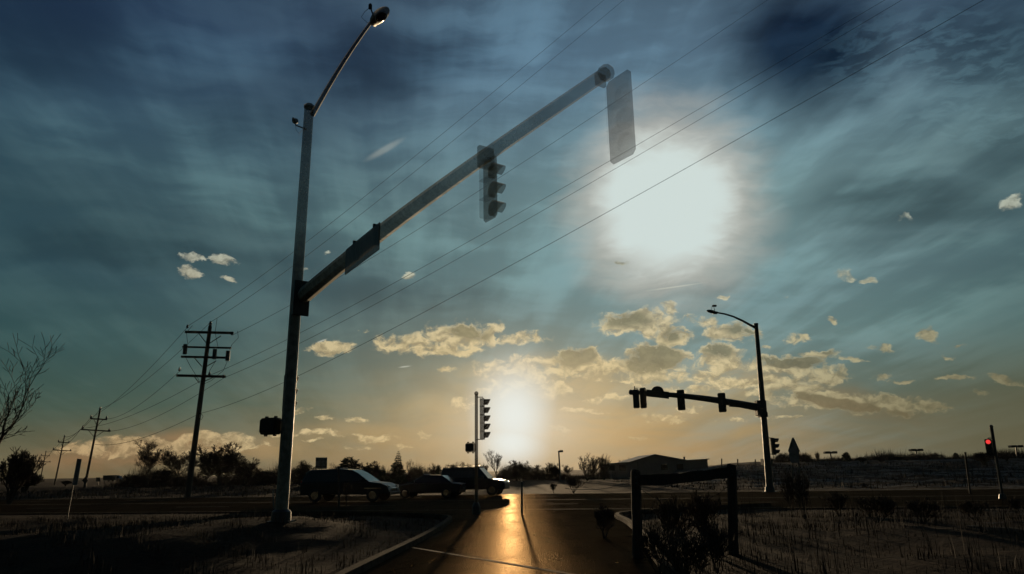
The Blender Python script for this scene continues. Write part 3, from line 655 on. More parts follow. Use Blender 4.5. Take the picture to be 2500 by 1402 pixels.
def simple_pole(px0, py0, px1, py1, Y, label, arms):
    b = P(px0, py0, Y); t_ = P(px1, py1, Y); b.z = Hs(b.x, Y)-.05
    th = Thing('utility_pole', label, 'utility pole', b, 'utility poles along the road on the left'); a = (t_-b).normalized()
    k = MB(); k.tube([b, b.lerp(t_, .5), t_], [.21, .17, .13], 8); th.part('pole', k, M['wood'])
    for ((x0, y0), (x1, y1)) in arms:
        p, q = P(x0, y0, Y-.2), P(x1, y1, Y-.2); k = MB(); k.box((p+q)/2, ((q-p).length, .13, .2), q-p, a); c = th.part('crossarm', k, M['wood'])
        mid = (p+q)/2; lo_ = mid-a*1.1
        for s_ in (.22, .78):
            k = MB(); k.tube([p.lerp(q, s_), lo_], .045, 5); th.part('brace', k, M['wood'], c)
        for s_ in (.04, .96):
            k = MB(); insul(k, p.lerp(q, s_), 1.9); th.part('insulator', k, M['porcelain'], c)
    k = MB(); insul(k, t_, 2.); th.part('insulator', k, M['porcelain'])
    return th
Y2, Y3, Y4, Y5 = 115., 180., 262., 330.
up2 = simple_pole(207, 1185, 244, 1002, Y2, 'second utility pole from the right, two crossarms, beside the billboard road signs', [((220, 1022), (261, 1025)), ((199, 1047), (269, 1055))])
up3 = simple_pole(133, 1185, 157, 1068, Y3, 'third utility pole from the right, thin against the peach cloud bank', [((142, 1079), (169, 1082)), ((129, 1098), (174, 1102))])
simple_pole(96, 1186, 112, 1104, Y4, 'fourth utility pole from the right, small and far off', [((100, 1112), (121, 1114)), ((92, 1126), (123, 1129))])
simple_pole(74, 1187, 87, 1120, Y5, 'farthest utility pole, just clear of the dark bush at the left edge', [((78, 1127), (96, 1128)), ((82, 1137), (97, 1138))])
def wire(a, b, sag, label, n=40, r=.02, a0=0., a1=1., r1=None):
    r1 = r if r1 is None else r1
    pts = [a.lerp(b, a0+(a1-a0)*i/n)-Vector((0, 0, 4*sag*(a0+(a1-a0)*i/n)*(1-(a0+(a1-a0)*i/n)))) for i in range(n+1)]
    k = MB(); k.tube(pts, [r+(r1-r)*i/n for i in range(n+1)], 5)
    single('power_line', k, M['line'], label, 'overhead wire', 'overhead wires of the power line', pts[0])
def wire_px(p, Y, q, zq, sag, label, r=.016):
    """from a crossarm on the near pole through a second sighting further along, then past the camera"""
    a = P(p[0], p[1], Y); b = PZ(q[0], q[1], zq); wire(a, b+(b-a)*.02, sag, label, r=.030, r1=.0052)
z1 = P(457, 800, Yf).z; z2 = P(440, 905, Yf).z; z3 = P(487, 1010, Yf).z
hi = top1.z
wire_px((457, 797), Yf, (1480, -8), z1+.1, .55, 'topmost overhead wire, leaving the left end of the upper crossarm')
wire_px((515, 786), Yf, (1528, -8), hi+.1, .55, 'overhead wire rising from the tip of the nearest utility pole')
wire_px((568, 818), Yf, (1880, -8), z1+.1, .60, 'overhead wire from the right end of the upper crossarm, passing behind the long signal arm')
wire_px((548, 922), Yf, (2160, 20), z2+.2, .55, 'overhead wire from the right end of the lower crossarm, crossing the bright halo')
wire_px((511, 917), Yf, (2085, 40), z2+.1, .5, 'overhead wire from the middle of the lower crossarm')
wire_px((487, 1010), Yf, (2330, 30), z3+.3, .7, 'lowest overhead cable, tied halfway up the nearest utility pole', .02)
for (p, q, Yb, lab) in (((457, 800), (222, 1020), Y2, 'wire from the upper left crossarm end back to the second utility pole'), ((513, 788), (244, 1000), Y2, 'wire joining the tips of the first and second utility poles'),
                        ((438, 907), (261, 1023), Y2, 'wire from the lower left crossarm end back to the second utility pole'), ((511, 918), (200, 1046), Y2, 'slack wire running behind the nearest pole down to the second pole'), ((545, 924), (268, 1053), Y2, 'faint wire between the right ends of the lower crossarms'),
                        ((487, 1010), (232, 1085), Y2, 'low cable between the first and second utility poles')):
    wire(P(p[0], p[1], Yf), P(q[0], q[1], Yb), .9, lab, r=.03, r1=.045)
for (p, q, lab) in (((244, 1000), (157, 1067), 'wire joining the tips of the second and third utility poles'), ((222, 1020), (142, 1077), 'wire joining the left arm ends of the second and third poles'), ((199, 1046), (130, 1097), 'lower wire between the second and third utility poles')):
    wire(P(p[0], p[1], Y2), P(q[0], q[1], Y3), 1.2, lab, r=.05, r1=.07)
for (p, q, lab) in (((157, 1067), (112, 1103), 'distant wire between the third and fourth utility poles'), ((130, 1097), (93, 1125), 'lower distant wire between the third and fourth poles')):
    wire(P(p[0], p[1], Y3), P(q[0], q[1], Y4), 1.3, lab, r=.05, r1=.06)

# ------------------------------------------------------------------ signs and posts
def post_sign(name, label, cat, outl, Y, posts, m='signback', thick=.02, ribs=False, tilt=0., pr=.035):
    ps = [P(x, y, Y) for x, y in outl]; c = sum(ps, Vector())/len(ps); b = P(posts[0][1][0], posts[0][1][1], Y)
    th = Thing(name, label, cat, Vector((b.x, Y, Hs(b.x, Y)-.02)))
    k = MB(); k.plate(c, [(p.x-c.x, p.z-c.z) for p in ps], thick, (1, 0, 0)); pn = th.part('sign_panel', k, M[m])
    if ribs:
        w = max(p.x for p in ps)-min(p.x for p in ps); hh = max(p.z for p in ps)-min(p.z for p in ps)
        for s_ in (-.28, .28):
            k = MB(); k.box(c+Vector((0, -.05, s_*hh)), (w*.96, .05, .05)); th.part('stiffener', k, M['steel'], pn)
    for (x0, y0), (x1, y1) in posts:
        a, b = P(x0, y0, Y+.04), P(x1, y1, Y+.04)
        zb = Hs(b.x, Y)-.05
        if b.z > zb: b = a+(b-a)*((a.z-zb)/(a.z-b.z))
        k = MB(); k.tube([a, b], pr, 8); th.part('post', k, M['steel'])
    return th
post_sign('road_sign', 'square road sign seen from its ribbed back, on two posts left of the tall spruce', 'road sign', [(771, 1117), (799, 1117), (798, 1145), (770, 1145)], 62, [((780, 1118), (779, 1175)), ((786, 1118), (784, 1175))], ribs=True)
dm = post_sign('warning_sign', 'diamond warning sign with a plaque below, seen from behind right of the far mast', 'warning sign',
               [(1936, 1068), (1939, 1071), (1953, 1101), (1937, 1133), (1924, 1100), (1933, 1071)], 42, [((1950, 1104), (1951, 1150)), ((1934, 1105), (1935, 1150))], m='signback')
k = MB(); c = P(1940, 1121, 41.9); u = m_per_px(c); k.plate(c, [(-10*u, -9*u), (9*u, -9*u), (12*u, 12*u), (-13*u, 12*u)], .02); dm.part('plaque', k, M['signback'])
post_sign('road_sign', 'tall narrow sign seen nearly edge on, on a thin leaning post at lower left', 'road sign', [(189, 1120), (199, 1121), (188, 1185), (177, 1184)], 30, [((190, 1121), (165, 1262))], thick=.05, pr=.02)
post_sign('road_sign', 'small square sign far down the road, left of the billboard', 'road sign', [(234, 1166), (245, 1166), (245, 1176), (234, 1176)], 170, [((239, 1168), (239, 1186))], m='paint', pr=.08)
post_sign('billboard', 'wide low billboard on the left horizon beside the bare trees', 'billboard', [(252, 1161), (283, 1161), (283, 1173), (252, 1173)], 210, [((256, 1162), (255, 1186)), ((280, 1162), (280, 1186))], m='paint', pr=.12, thick=.3)
post_sign('warning_sign', 'little diamond sign at the foot of the second utility pole', 'warning sign', [(208, 1164), (215, 1173), (208, 1183), (200, 1173)], 112, [((209, 1170), (209, 1190))], m='paint', pr=.05)
def stake(label, p, q, Y, r=.03, m='wood', cat='post', name='marker_post', group=None):
    a, b = P(p[0], p[1], Y), P(q[0], q[1], Y); b.z = min(b.z, Hs(b.x, Y)-.02)
    th = Thing(name, label, cat, b, group); k = MB(); k.tube([b, a], r, 8); th.part('shaft', k, M[m])
    k = MB(); k.lathe(a, [(0, r*1.25), (.05, r*1.2), (.07, r*.4)], 8, (a-b).normalized()); th.part('cap', k, M[m]); return th
stake('pale thin marker stake in the dark verge right of the near mast', (666, 1199), (669, 1232), 36, .03, 'signback')
stake('slim grey post right of the low sun, its long shadow falling on the lane', (1274, 1180), (1274, 1257), 28.2, .04, 'steel')
stake('dark upright post in front of the passenger van', (827, 1142), (828, 1228), 36, .055)
for i, x in enumerate((1762, 1801, 1844)):
    stake('short post on the hill skyline, %s of the row by the far mast' % ('leftmost', 'middle', 'nearest the mast')[i], (x, 1121+i), (x, 1140), 108, .09, group='short posts on the hill skyline')
stake('crooked dark post on the right slope, left of the red signal', (2357, 1107), (2366, 1190), 40, .05)

# parking lot lamps
def lot_lamp(label, px, py, byy, Y, halfw, single_arm=False):
    t_ = P(px, py, Y); b = P(px+4, byy, Y); b.z = Hs(b.x, Y)-.1; u = m_per_px(t_)
    th = Thing('parking_lamp', label, 'lamp post', b, 'parking lot lamps along the horizon')
    k = MB(); k.tube([b, t_], [.13, .10], 8); th.part('pole', k, M['steel'])
    if single_arm:
        k = MB(); k.box(t_+Vector((6.*u, 0, 0)), (9*u, .6, 5*u), bev=.05); th.part('lamp_head', k, M['paint'])
        k = MB(); k.box(t_+Vector((.6*u, 0, 0)), (4*u, .15, .15)); th.part('arm', k, M['steel'])
    else:
        for s_ in (-1, 1):
            k = MB(); k.box(t_+Vector((s_*halfw*.56*u, 0, 0)), (halfw*.86*u, .8, 5.5*u), (1, 0, -.03*s_), bev=.1); th.part('lamp_head', k, M['paint'])
        k = MB(); k.box(t_, (halfw*.5*u, .2, 2*u)); th.part('arm', k, M['steel'])
lot_lamp('single headed lamp post behind the crossing, right of the low sun', 1364, 1102, 1160, 105, 6, True)
lot_lamp('twin headed lamp low among the shrubs, right of the diamond sign', 2027, 1105, 1125, 125, 15)
lot_lamp('twin headed lamp standing clear on the right skyline', 2236, 1099, 1130, 120, 15)
lot_lamp('twin headed lamp at the extreme right, beyond the red signal', 2480, 1090, 1120, 118, 15)

# ------------------------------------------------------------------ building behind the hill
Yb = 126.
def bp(x, y, Y=Yb): return P(x, y, Y)
z0 = 0.; bb = bp(1600, 1165); th = Thing('barn', 'long low barn with a shallow gabled roof behind the snowy field', 'barn', Vector((bb.x, Yb, 0)))
xs = [bp(1492, 1140), bp(1535, 1128), bp(1598, 1109), bp(1690, 1121), bp(1727, 1120)]
k = MB(); dpt = 16.
out = [(xs[0].x, 0), (xs[0].x, bp(1492, 1132).z), (xs[1].x, xs[1].z-.12), (xs[2].x, xs[2].z-.15), (bp(1676, 1123).x, bp(1676, 1123).z-.15), (xs[4].x, xs[4].z-.15), (xs[4].x, 0)]
k.plate((0, Yb+dpt/2, 0), out, dpt); th.part('wall', k, M['wall'])
k = MB(); rl = [(xs[0].x-.3, bp(1492, 1131).z), (xs[1].x, xs[1].z), (xs[2].x, xs[2].z), (bp(1676, 1123).x, bp(1676, 1123).z), (xs[4].x+.2, xs[4].z)]
full = rl+[(x, z-.14) for x, z in rl[::-1]]
vs_, fs_ = [], []
for y_ in (Yb-.5, Yb+dpt+.5):
    vs_ += [Vector((x, y_, z)) for x, z in full]
n_ = len(full); fs_ = [(i, n_+i, n_+(i+1) % n_, (i+1) % n_) for i in range(n_)]+[(i, i+1, n_-2-i, n_-1-i) for i in range(len(rl)-1)]+[(n_+i, n_+i+1, 2*n_-2-i, 2*n_-1-i) for i in range(len(rl)-1)]
k.add(vs_, fs_); rf = th.part('roof', k, M['roof'])
k = MB(); k.lathe(bp(1671, 1124, Yb+4), [(0, .15), (.5, .15), (.52, .25), (.6, .2)], 8); th.part('roof_vent', k, M['steel'], rf)
k = MB(); k.box(Vector((xs[2].x-3, Yb-.04, 1.4)), (3.2, .06, 2.6)); dr = th.part('door', k, M['wall'])
k = MB(); k.box(Vector((xs[2].x-3, Yb-.09, 1.4)), (.08, .05, 2.6)); th.part('door_rail', k, M['steel'], dr)
for wx in (-7.5, -5.6, 1.5, 4.2):
    k = MB(); k.box(Vector((xs[2].x+wx, Yb-.04, 1.75)), (1.1, .06, .9)); wn = th.part('window', k, M['glass'])
    k = MB(); k.box(Vector((xs[2].x+wx, Yb-.09, 1.27)), (1.3, .1, .07)); th.part('sill', k, M['roof'], wn)
c = P(1872, 1126, 100); th = Thing('utility_cabinet', 'squat utility cabinet on the skyline at the foot of the far mast', 'cabinet', Vector((c.x, 100, Hs(c.x, 100))))
u = m_per_px(c); k = MB(); k.box(c-Vector((0, 0, 3*u)), (24*u, 1., 18*u), bev=.08); bd = th.part('cabinet_body', k, M['paint'])
k = MB(); k.box(c+Vector((3*u, 0, 7.2*u)), (10*u, .6, 2.*u), bev=.03); th.part('cabinet_cap', k, M['paint'], bd)
k = MB(); k.box(c-Vector((3*u, .53, 3*u)), (9*u, .05, 12*u), bev=.05); th.part('cabinet_door', k, M['paint'], bd)

# ------------------------------------------------------------------ vehicles
def extr(mb, c, prof, width, X, Z=(0, 0, 1)): mb.plate(c, prof, width, X, Z)
def vehicle(name, label, cat, loc, X, body, cab, wheels, wr, width, lights, extras=()):
    """body and cab are side profiles (along, up) in metres; X is the driving direction"""
    X = Vector(X).normalized(); Yd = Vector((0, 0, 1)).cross(X); th = Thing(name, label, cat, loc)
    L = Vector(loc)
    k = MB(); extr(k, L, body, width, X); bo = th.part('body', k, M['carpaint'])
    bv = bo.modifiers.new('bevel', 'BEVEL'); bv.width = .07; bv.segments = 3; bv.limit_method = 'ANGLE'
    k = MB()
    n = len(cab); top_z = max(z for _, z in cab); bot = min(z for _, z in cab); vs = []
    for s_ in (-1, 1):
        for a, z in cab: vs.append(L+X*a+Vector((0, 0, z))+Yd*s_*(width/2-.04-.16*(z-bot)/(top_z-bot)))
    k.add(vs, [tuple(range(n)), tuple(range(2*n-1, n-1, -1))]+[(i, n+i, n+(i+1) % n, (i+1) % n) for i in range(n)])
    ca = th.part('cabin', k, M['glass']); bv = ca.modifiers.new('bevel', 'BEVEL'); bv.width = .05; bv.segments = 2
    k = MB(); ta = [a for a, z in cab if z > top_z-.03]; k.box(L+X*((min(ta)+max(ta))/2)+Vector((0, 0, top_z+.01)), (max(ta)-min(ta)+.1, width-.34, .06), X, bev=.02); th.part('roof', k, M['carpaint'])
    for a in wheels:
        for s_ in (-1, 1):
            c = L+X*a+Yd*s_*(width/2-.06)+Vector((0, 0, wr)); k = MB(); ax_ = Yd
            k.lathe(c-ax_*.11, [(0, wr*.9), (.03, wr), (.19, wr), (.22, wr*.9)], 20, ax_); w_ = th.part('wheel', k, M['rubber'], smooth=False)
            k = MB(); k.lathe(c+ax_*(s_*.105)-ax_*.02, [(0, wr*.6), (.04, wr*.58)], 14, ax_); th.part('rim', k, M['chrome'], w_)
    for (nm, a, z, s_, sz, mm) in lights:
        k = MB(); k.box(L+X*a+Yd*(s_*(width/2-.22))+Vector((0, 0, z)), sz, X, bev=.03); th.part(nm, k, M[mm])
    for (nm, a, y, z, sz, mm) in extras:
        k = MB(); k.box(L+X*a+Yd*y+Vector((0, 0, z)), sz, X, bev=.02); th.part(nm, k, M[mm])
    return th
rd = Vector((1, slope, 0)).normalized()
fr_px = P(967, 1188, 43.); loc = Vector((fr_px.x-2.75, 43.5, .01))
sb = 5.4
body = [(-2.7, .42), (-2.74, 1.08), (-.5, 1.10), (1.25, 1.12), (2.2, 1.02), (2.58, .86), (2.70, .62), (2.68, .40)]
cabp = [(-2.68, 1.06), (-2.5, 1.62), (-2.2, 1.80), (-.6, 1.86), (.35, 1.78), (.75, 1.60), (1.5, 1.10)]
vehicle('passenger_van', 'dark passenger van left of the spruce, its rounded nose catching the low sun', 'van', loc, rd, body, cabp, (-1.75, 1.75), .37, 1.95,
        [('headlight', 2.56, .80, 1, (.16, .30, .18), 'foam'), ('headlight', 2.56, .80, -1, (.16, .30, .18), 'foam'), ('tail_light', -2.70, 1.0, 1, (.06, .16, .4), 'taillamp'), ('tail_light', -2.70, 1.0, -1, (.06, .16, .4), 'taillamp')],
        [('grille', 2.70, 0, .66, (.05, .9, .16), 'chrome'), ('bumper', 2.70, 0, .45, (.12, 1.8, .16), 'carpaint'), ('mirror', 1.0, -1.06, 1.2, (.12, .2, .16), 'carpaint'), ('mirror', 1.0, 1.06, 1.2, (.12, .2, .16), 'carpaint'), ('wheel_arch_trim', 1.75, -.97, .74, (1.0, .04, .06), 'chrome')])
c = P(1046, 1200, 47.); loc = Vector((c.x, 47.5, .01))
body = [(-2.2, .3), (-2.25, .85), (-1.6, .92), (1.0, .9), (2.1, .75), (2.25, .55), (2.2, .3)]
cabp = [(-1.75, .9), (-1.0, 1.38), (.2, 1.42), (1.1, .9)]
vehicle('sedan', 'low dark sedan between the van and the pedestal signal', 'car', loc, -rd, body, cabp, (-1.35, 1.35), .32, 1.75,
        [('headlight', 2.15, .68, 1, (.14, .3, .12), 'foam'), ('headlight', 2.15, .68, -1, (.14, .3, .12), 'foam'), ('tail_light', -2.22, .75, 1, (.06, .3, .14), 'taillamp'), ('tail_light', -2.22, .75, -1, (.06, .3, .14), 'taillamp')],
        [('mirror', .75, -1.0, 1.0, (.12, .16, .13), 'carpaint'), ('mirror', .75, 1.0, 1.0, (.12, .16, .13), 'carpaint'), ('number_plate', -2.27, 0, .55, (.02, .4, .12), 'signback')])
c = P(1146, 1195, 50.); loc = Vector((c.x+.3, 50.2, .01))
body = [(-2.3, .4), (-2.35, 1.05), (-2.0, 1.12), (1.2, 1.1), (2.1, .98), (2.3, .8), (2.3, .4)]
cabp = [(-2.2, 1.1), (-2.0, 1.82), (.5, 1.86), (1.2, 1.1)]
vehicle('boxy_car', 'boxy dark four wheel drive passing behind the pedestal signal, light along its roof', 'car', loc, rd, body, cabp, (-1.4, 1.45), .38, 1.9,
        [('headlight', 2.26, .8, 1, (.1, .28, .18), 'foam'), ('headlight', 2.26, .8, -1, (.1, .28, .18), 'foam'), ('tail_light', -2.33, .95, 1, (.06, .16, .34), 'taillamp'), ('tail_light', -2.33, .95, -1, (.06, .16, .34), 'taillamp')],
        [('roof_rack', -.7, .6, 1.97, (2., .05, .05), 'chrome'), ('roof_rack', -.7, -.6, 1.97, (2., .05, .05), 'chrome'), ('mirror', .85, -1.06, 1.2, (.12, .2, .18), 'carpaint')])
c = P(281, 1178, 270.); loc = Vector((c.x, 270, Hs(c.x, 270)))
body = [(-2.9, .45), (-2.9, 2.3), (.9, 2.3), (.95, 1.2), (2.5, 1.15), (2.7, .5)]
cabp = [(.98, 1.2), (1.0, 2.0), (1.7, 2.0), (2.3, 1.2)]
vehicle('box_truck', 'small dark box truck far off below the billboard', 'truck', loc, rd, body, cabp, (-1.9, 1.8), .42, 2.1,
        [('headlight', 2.66, .85, 1, (.1, .3, .2), 'foam'), ('headlight', 2.66, .85, -1, (.1, .3, .2), 'foam')])

# ------------------------------------------------------------------ timber fence, right foreground
def post(th, p0, p1, Y, w, name='fence_post'):
    a, b = P(p0[0], p0[1], Y), P(p1[0], p1[1], Y); b = Vector((b.x, Y, Hs(b.x, Y)-.1)); a = Vector((a.x, Y, a.z)); k = MB(); n = 9; pts = []; rr = []
    for i in range(n):
        t_ = i/(n-1); pts.append(b.lerp(a, t_)+Vector((random.uniform(-.008, .008), random.uniform(-.008, .008), 0))); rr.append(w*(1.06-.1*t_+random.uniform(-.03, .03)))
    pts.append(a+Vector((0, 0, .02))); rr.append(w*.8); k.tube(pts, rr, 10); return th.part(name, k, M['fence'])
YFl, YFr = 14.0, 14.6
bl = P(1553, 1335, YFl); th = Thing('timber_fence', 'broken timber fence section of two stout posts and one sagging rail in dry weeds', 'fence', Vector((bl.x, YFl, Hs(bl.x, YFl))))
post(th, (1552, 1152), (1556, 1340), YFl, 12.5*m_per_px(bl)); post(th, (1786, 1137), (1788, 1330), YFr, 12.5*m_per_px(bl))
k = MB(); a = P(1552, 1173, YFl-.02); b = P(1790, 1151, YFr-.02); n = 14; vs = []; hx = .095
for i in range(n+1):
    t_ = i/n; p = a.lerp(b, t_)-Vector((0, 0, .03*math.sin(math.pi*t_))); hh = hx*(1+random.uniform(-.08, .08))
    for (y_, z_) in ((-.06, -hh), (.06, -hh), (.07, hh*.9), (-.05, hh)): vs.append(p+Vector((0, y_-.12, z_+random.uniform(-.008, .008))))
fs = [(i*4+q, i*4+(q+1) % 4, (i+1)*4+(q+1) % 4, (i+1)*4+q) for i in range(n) for q in range(4)]+[(3, 2, 1, 0), (n*4, n*4+1, n*4+2, n*4+3)]
k.add(vs, fs); rl_ = th.part('rail', k, M['fence'])
for (x_, y_) in ((1553, 1166), (1554, 1180), (1786, 1146), (1787, 1160)):
    k = MB(); q = P(x_, y_, YFl-.22 if x_ < 1600 else YFr-.22); k.lathe(q, [(-.02, .018), (.01, .018), (.018, .01)], 8, (0, -1, 0)); th.part('bolt', k, M['steel'], rl_)
k = MB()
for (p, q, Ya, Yb2) in (((1556, 1172), (1380, 1192), YFl, 19), ((1562, 1192), (1640, 1216), YFl, 14.5), ((1785, 1180), (1700, 1215), YFr, 14.2)):
    A0, B0 = P(p[0], p[1], Ya), P(q[0], q[1], Yb2); k = MB(); k.tube([A0.lerp(B0, t_)-Vector((0, 0, .1*math.sin(math.pi*t_)))+Vector((0, 0, random.uniform(-.01, .01))) for t_ in [i/10 for i in range(11)]], .006, 4); th.part('loose_wire', k, M['wire'])


# ------------------------------------------------------------------ trees
def rand_perp(d):
    v = Vector((random.gauss(0, 1), random.gauss(0, 1), random.gauss(0, 1))); v -= d*v.dot(d); return v.normalized()
def bare_tree(h, spread, levels=6, seed=0, lean=(0, 0), trunk_frac=.22, up=.25, rmin=.018, kids=(2, 3), shrink=.76, base_r=None, multi=1):
    random.seed(seed); tr, cr = MB(), MB()
    def grow(p, d, L, r, lv):
        n = 3 if lv > 1 else 2; pts = [p]; rad = [r]; q = p; dd = d.copy()
        for i in range(n):
            dd = (dd+rand_perp(dd)*.16+Vector((0, 0, up*.22))).normalized(); q = q+dd*(L/n); pts.append(q); rad.append(max(rmin, r*(1-.32*(i+1)/n)))
        (tr if lv == levels else cr).tube(pts, rad, 7 if lv >= levels-1 else (4 if lv > 2 else 3), cap=lv >= levels-1)
        if lv == 0: return
        m_ = random.randint(*kids) if lv < levels else kids[1]+1
        ph = random.uniform(0, 6.28)
        _, u_, w_ = frame(dd)
        for c_ in range(m_):
            a_ = ph+c_*6.283/m_+random.uniform(-.5, .5); s_ = spread*random.uniform(.6, 1.25)*(1 if c_ or lv < 2 else .35)
            nd = (dd+(u_*math.cos(a_)+w_*math.sin(a_))*s_+Vector((0, 0, up*.35))).normalized()
            grow(q, nd, L*shrink*random.uniform(.75, 1.15), rad[-1]*.72, lv-1)
        if lv < levels:                         # side shoots along the limb
            for c_ in range(2):
                i = random.randint(1, n-1); nd = (dd+rand_perp(dd)*spread*1.3).normalized(); grow(pts[i], nd, L*.55, rad[i]*.5, max(0, lv-2))
    br = base_r or h*.022
    for k_ in range(multi):
        d0 = Vector((lean[0]+(random.uniform(-.5, .5) if multi > 1 else 0), lean[1]+(random.uniform(-.5, .5) if multi > 1 else 0), 1)).normalized()
        grow(Vector((0, 0, 0)), d0, h*trunk_frac, br, levels)
    zmax = max(v.z for v in cr.v); s_ = h/zmax
    for mb in (tr, cr): mb.v = [v*s_ for v in mb.v]
    return tr, cr
def conifer(h, w, seed, layers=15, dens=24, dome=False):
    random.seed(seed); tr, cr = MB(), MB(); tr.tube([(0, 0, 0), (0, 0, h*.5), (0, 0, h*.97)], [h*.022, h*.014, .01], 7)
    for i in range(layers):
        t_ = (i+.3)/layers; z = h*(.06+.93*t_)
        rr = w/2*((1-t_)**.85 if not dome else math.sqrt(max(.02, 1-(t_*1.02)**2.2)))*random.uniform(.82, 1.1)+.12
        nb = max(5, int(dens*(1-t_*.6)))
        for b in range(nb):
            a = random.uniform(0, 6.283); r1 = rr*random.uniform(.6, 1.08); d = Vector((math.cos(a), math.sin(a), random.uniform(-.25, .15) if not dome else random.uniform(0, .5)))
            tip = Vector((0, 0, z))+d*r1; cr.tube([(0, 0, z), tip], [.03, .01], 3, cap=False)
            nl = 9
            for q in range(nl):
                f = .18+.85*q/nl; p = Vector((0, 0, z)).lerp(tip, f); s_ = rr*.20*random.uniform(.6, 1.2)+.10
                sd = Vector((-d.y, d.x, 0))*random.uniform(-1, 1)+d*.6+Vector((0, 0, random.uniform(-.5, .25))); sd.normalize(); pe = rand_perp(sd)*s_*.30
                cr.add([p-pe*1.5, p+pe*1.5, p+sd*s_*1.7], [(0, 1, 2)])
    return tr, cr
def tree(name, label, cat, gen, px, base_py, top_py, Y, mt='twig', group='trees along the horizon', wscale=1., rz=None, src=None, zb=None):
    b = P(px, base_py, Y); zz = Hs(b.x, Y) if zb is None else zb; t_ = P(px, top_py, Y); h = t_.z-zz
    loc = Vector((b.x, Y, zz-.05)); rz = random.uniform(0, 6.28) if rz is None else rz
    if src is None:
        tr, cr = gen; hh = max(v.z for v in cr.v)
        th = Thing(name, label, cat, (0, 0, 0), group); th.part('trunk', tr, M['bark']); th.part('crown', cr, M[mt]); o = th.o; o['h'] = hh
        o.location = loc; o.rotation_euler = (0, 0, rz); s_ = h/hh; o.scale = (s_*wscale, s_*wscale, s_); return o
    s_ = h/src['h']; o = copy_thing(src, loc, rz, (s_*wscale, s_*wscale, s_), label, group); o.name = name; o['category'] = cat; return o
protos = {
    'oak': lambda s: bare_tree(10, .60, 7, s, trunk_frac=.17, up=.20, base_r=.15, shrink=.78, rmin=.016),
    'round': lambda s: bare_tree(8, .74, 7, s, trunk_frac=.10, up=.12, kids=(2, 3), base_r=.13, shrink=.80, rmin=.016, multi=2),
    'tall': lambda s: bare_tree(12, .42, 6, s, trunk_frac=.25, up=.5),
    'fan': lambda s: bare_tree(9, .42, 6, s, trunk_frac=.12, up=.45, multi=4, base_r=.09, shrink=.82, rmin=.014, kids=(2, 2)),
    'wiry': lambda s: bare_tree(1.4, .6, 4, s, trunk_frac=.16, up=.5, multi=5, rmin=.005, base_r=.012),
    'bush': lambda s: bare_tree(3.5, .75, 5, s, trunk_frac=.10, up=.25, multi=5, rmin=.012),
}
made = {}
def T(kind, label, px, bpy_, tpy, Y, ws=1., v=0, cat='bare tree', group='trees along the horizon'):
    nm = {'oak': 'bare_tree', 'round': 'bare_tree', 'tall': 'bare_tree', 'fan': 'bare_tree', 'bush': 'shrub', 'wiry': 'shrub', 'spruce': 'spruce_tree', 'pine': 'pine_tree'}[kind]
    key = (kind, v)
    if key in made: return tree(nm, label, cat, None, px, bpy_, tpy, Y, group=group, wscale=ws, src=made[key])
    if kind == 'spruce': g, mt = conifer(14, 8.6, 40+v, 18, 30), 'needle'
    elif kind == 'pine': g, mt = conifer(9, 8., 50+v, 13, 26, True), 'needle'
    else: g, mt = protos[kind](hash(kind) % 97*0+{'oak': 3, 'round': 11, 'tall': 21, 'fan': 31, 'bush': 43, 'wiry': 61}[kind]+v), 'twig'
    o = tree(nm, label, cat, g, px, bpy_, tpy, Y, mt, group, ws); made[key] = o; return o
T('oak', 'upright bare tree left of the nearest utility pole', 362, 1180, 1066, 118, 1.1)
T('oak', 'smaller bare tree hard against the left side of the nearest utility pole', 432, 1180, 1094, 118, 1.3, 1)
T('round', 'broad round crowned bare tree right of the nearest utility pole', 535, 1180, 1078, 115, 1.25)
T('round', 'lower bare tree on the right shoulder of the broad round one', 596, 1180, 1116, 112, 1.2, 1)
T('bush', 'dark rounded shrub between the billboard and the upright bare tree', 318, 1184, 1156, 116, 1.4, cat='shrub')
T('bush', 'dense shrub under the bare trees left of the nearest utility pole', 395, 1184, 1142, 112, 1.5, 1, cat='shrub')
T('bush', 'low scrub left of the near mast foot', 648, 1180, 1146, 108, 1.3, cat='shrub')
T('round', 'rounded bare tree just right of the near mast', 733, 1172, 1122, 112, 1.15, 1)
T('pine', 'bushy dark pine right of the square sign', 852, 1172, 1113, 112, 1.0, cat='pine tree')
T('fan', 'thin bare tree at the left foot of the bushy pine', 818, 1172, 1128, 116, 1.1)
T('round', 'bare tree between the pine and the spruce', 905, 1170, 1124, 118, 1.2)
T('spruce', 'tall pointed spruce left of the pedestal signal', 971, 1172, 1101, 110, 1.0, cat='spruce tree')
T('spruce', 'small spruce close to the left of the tall one', 934, 1172, 1135, 108, 1.1, 1, cat='spruce tree')
T('round', 'low round bare tree at the right foot of the tall spruce', 1016, 1170, 1138, 112, 1.2, 1)
T('tall', 'faint slender bare tree behind the right side of the tall spruce', 998, 1172, 1120, 135, 1.0)
names = ['left end of', 'second from the left in', 'in the middle of', 'fourth from the left in', 'right end of']
for i, (x, y) in enumerate(((1062, 1128), (1088, 1130), (1112, 1126), (1140, 1124), (1180, 1128))):
    T(('fan', 'tall', 'fan', 'tall', 'fan')[i], 'bare tree at the %s the thicket behind the pedestal signal' % names[i] if i in (0, 4) else 'bare tree %s the thicket behind the pedestal signal' % names[i], x, 1168, y, 118+i*2, 1.25, i % 2)
T('spruce', 'stubby spruce at the left of the thicket behind the pedestal signal', 1072, 1168, 1136, 112, 1.3, 1, cat='spruce tree')
T('spruce', 'stubby spruce in the middle of the thicket behind the pedestal signal', 1106, 1168, 1134, 112, 1.2, 1, cat='spruce tree')
T('spruce', 'stubby spruce just left of the pedestal pole', 1133, 1168, 1139, 112, 1.3, 1, cat='spruce tree')
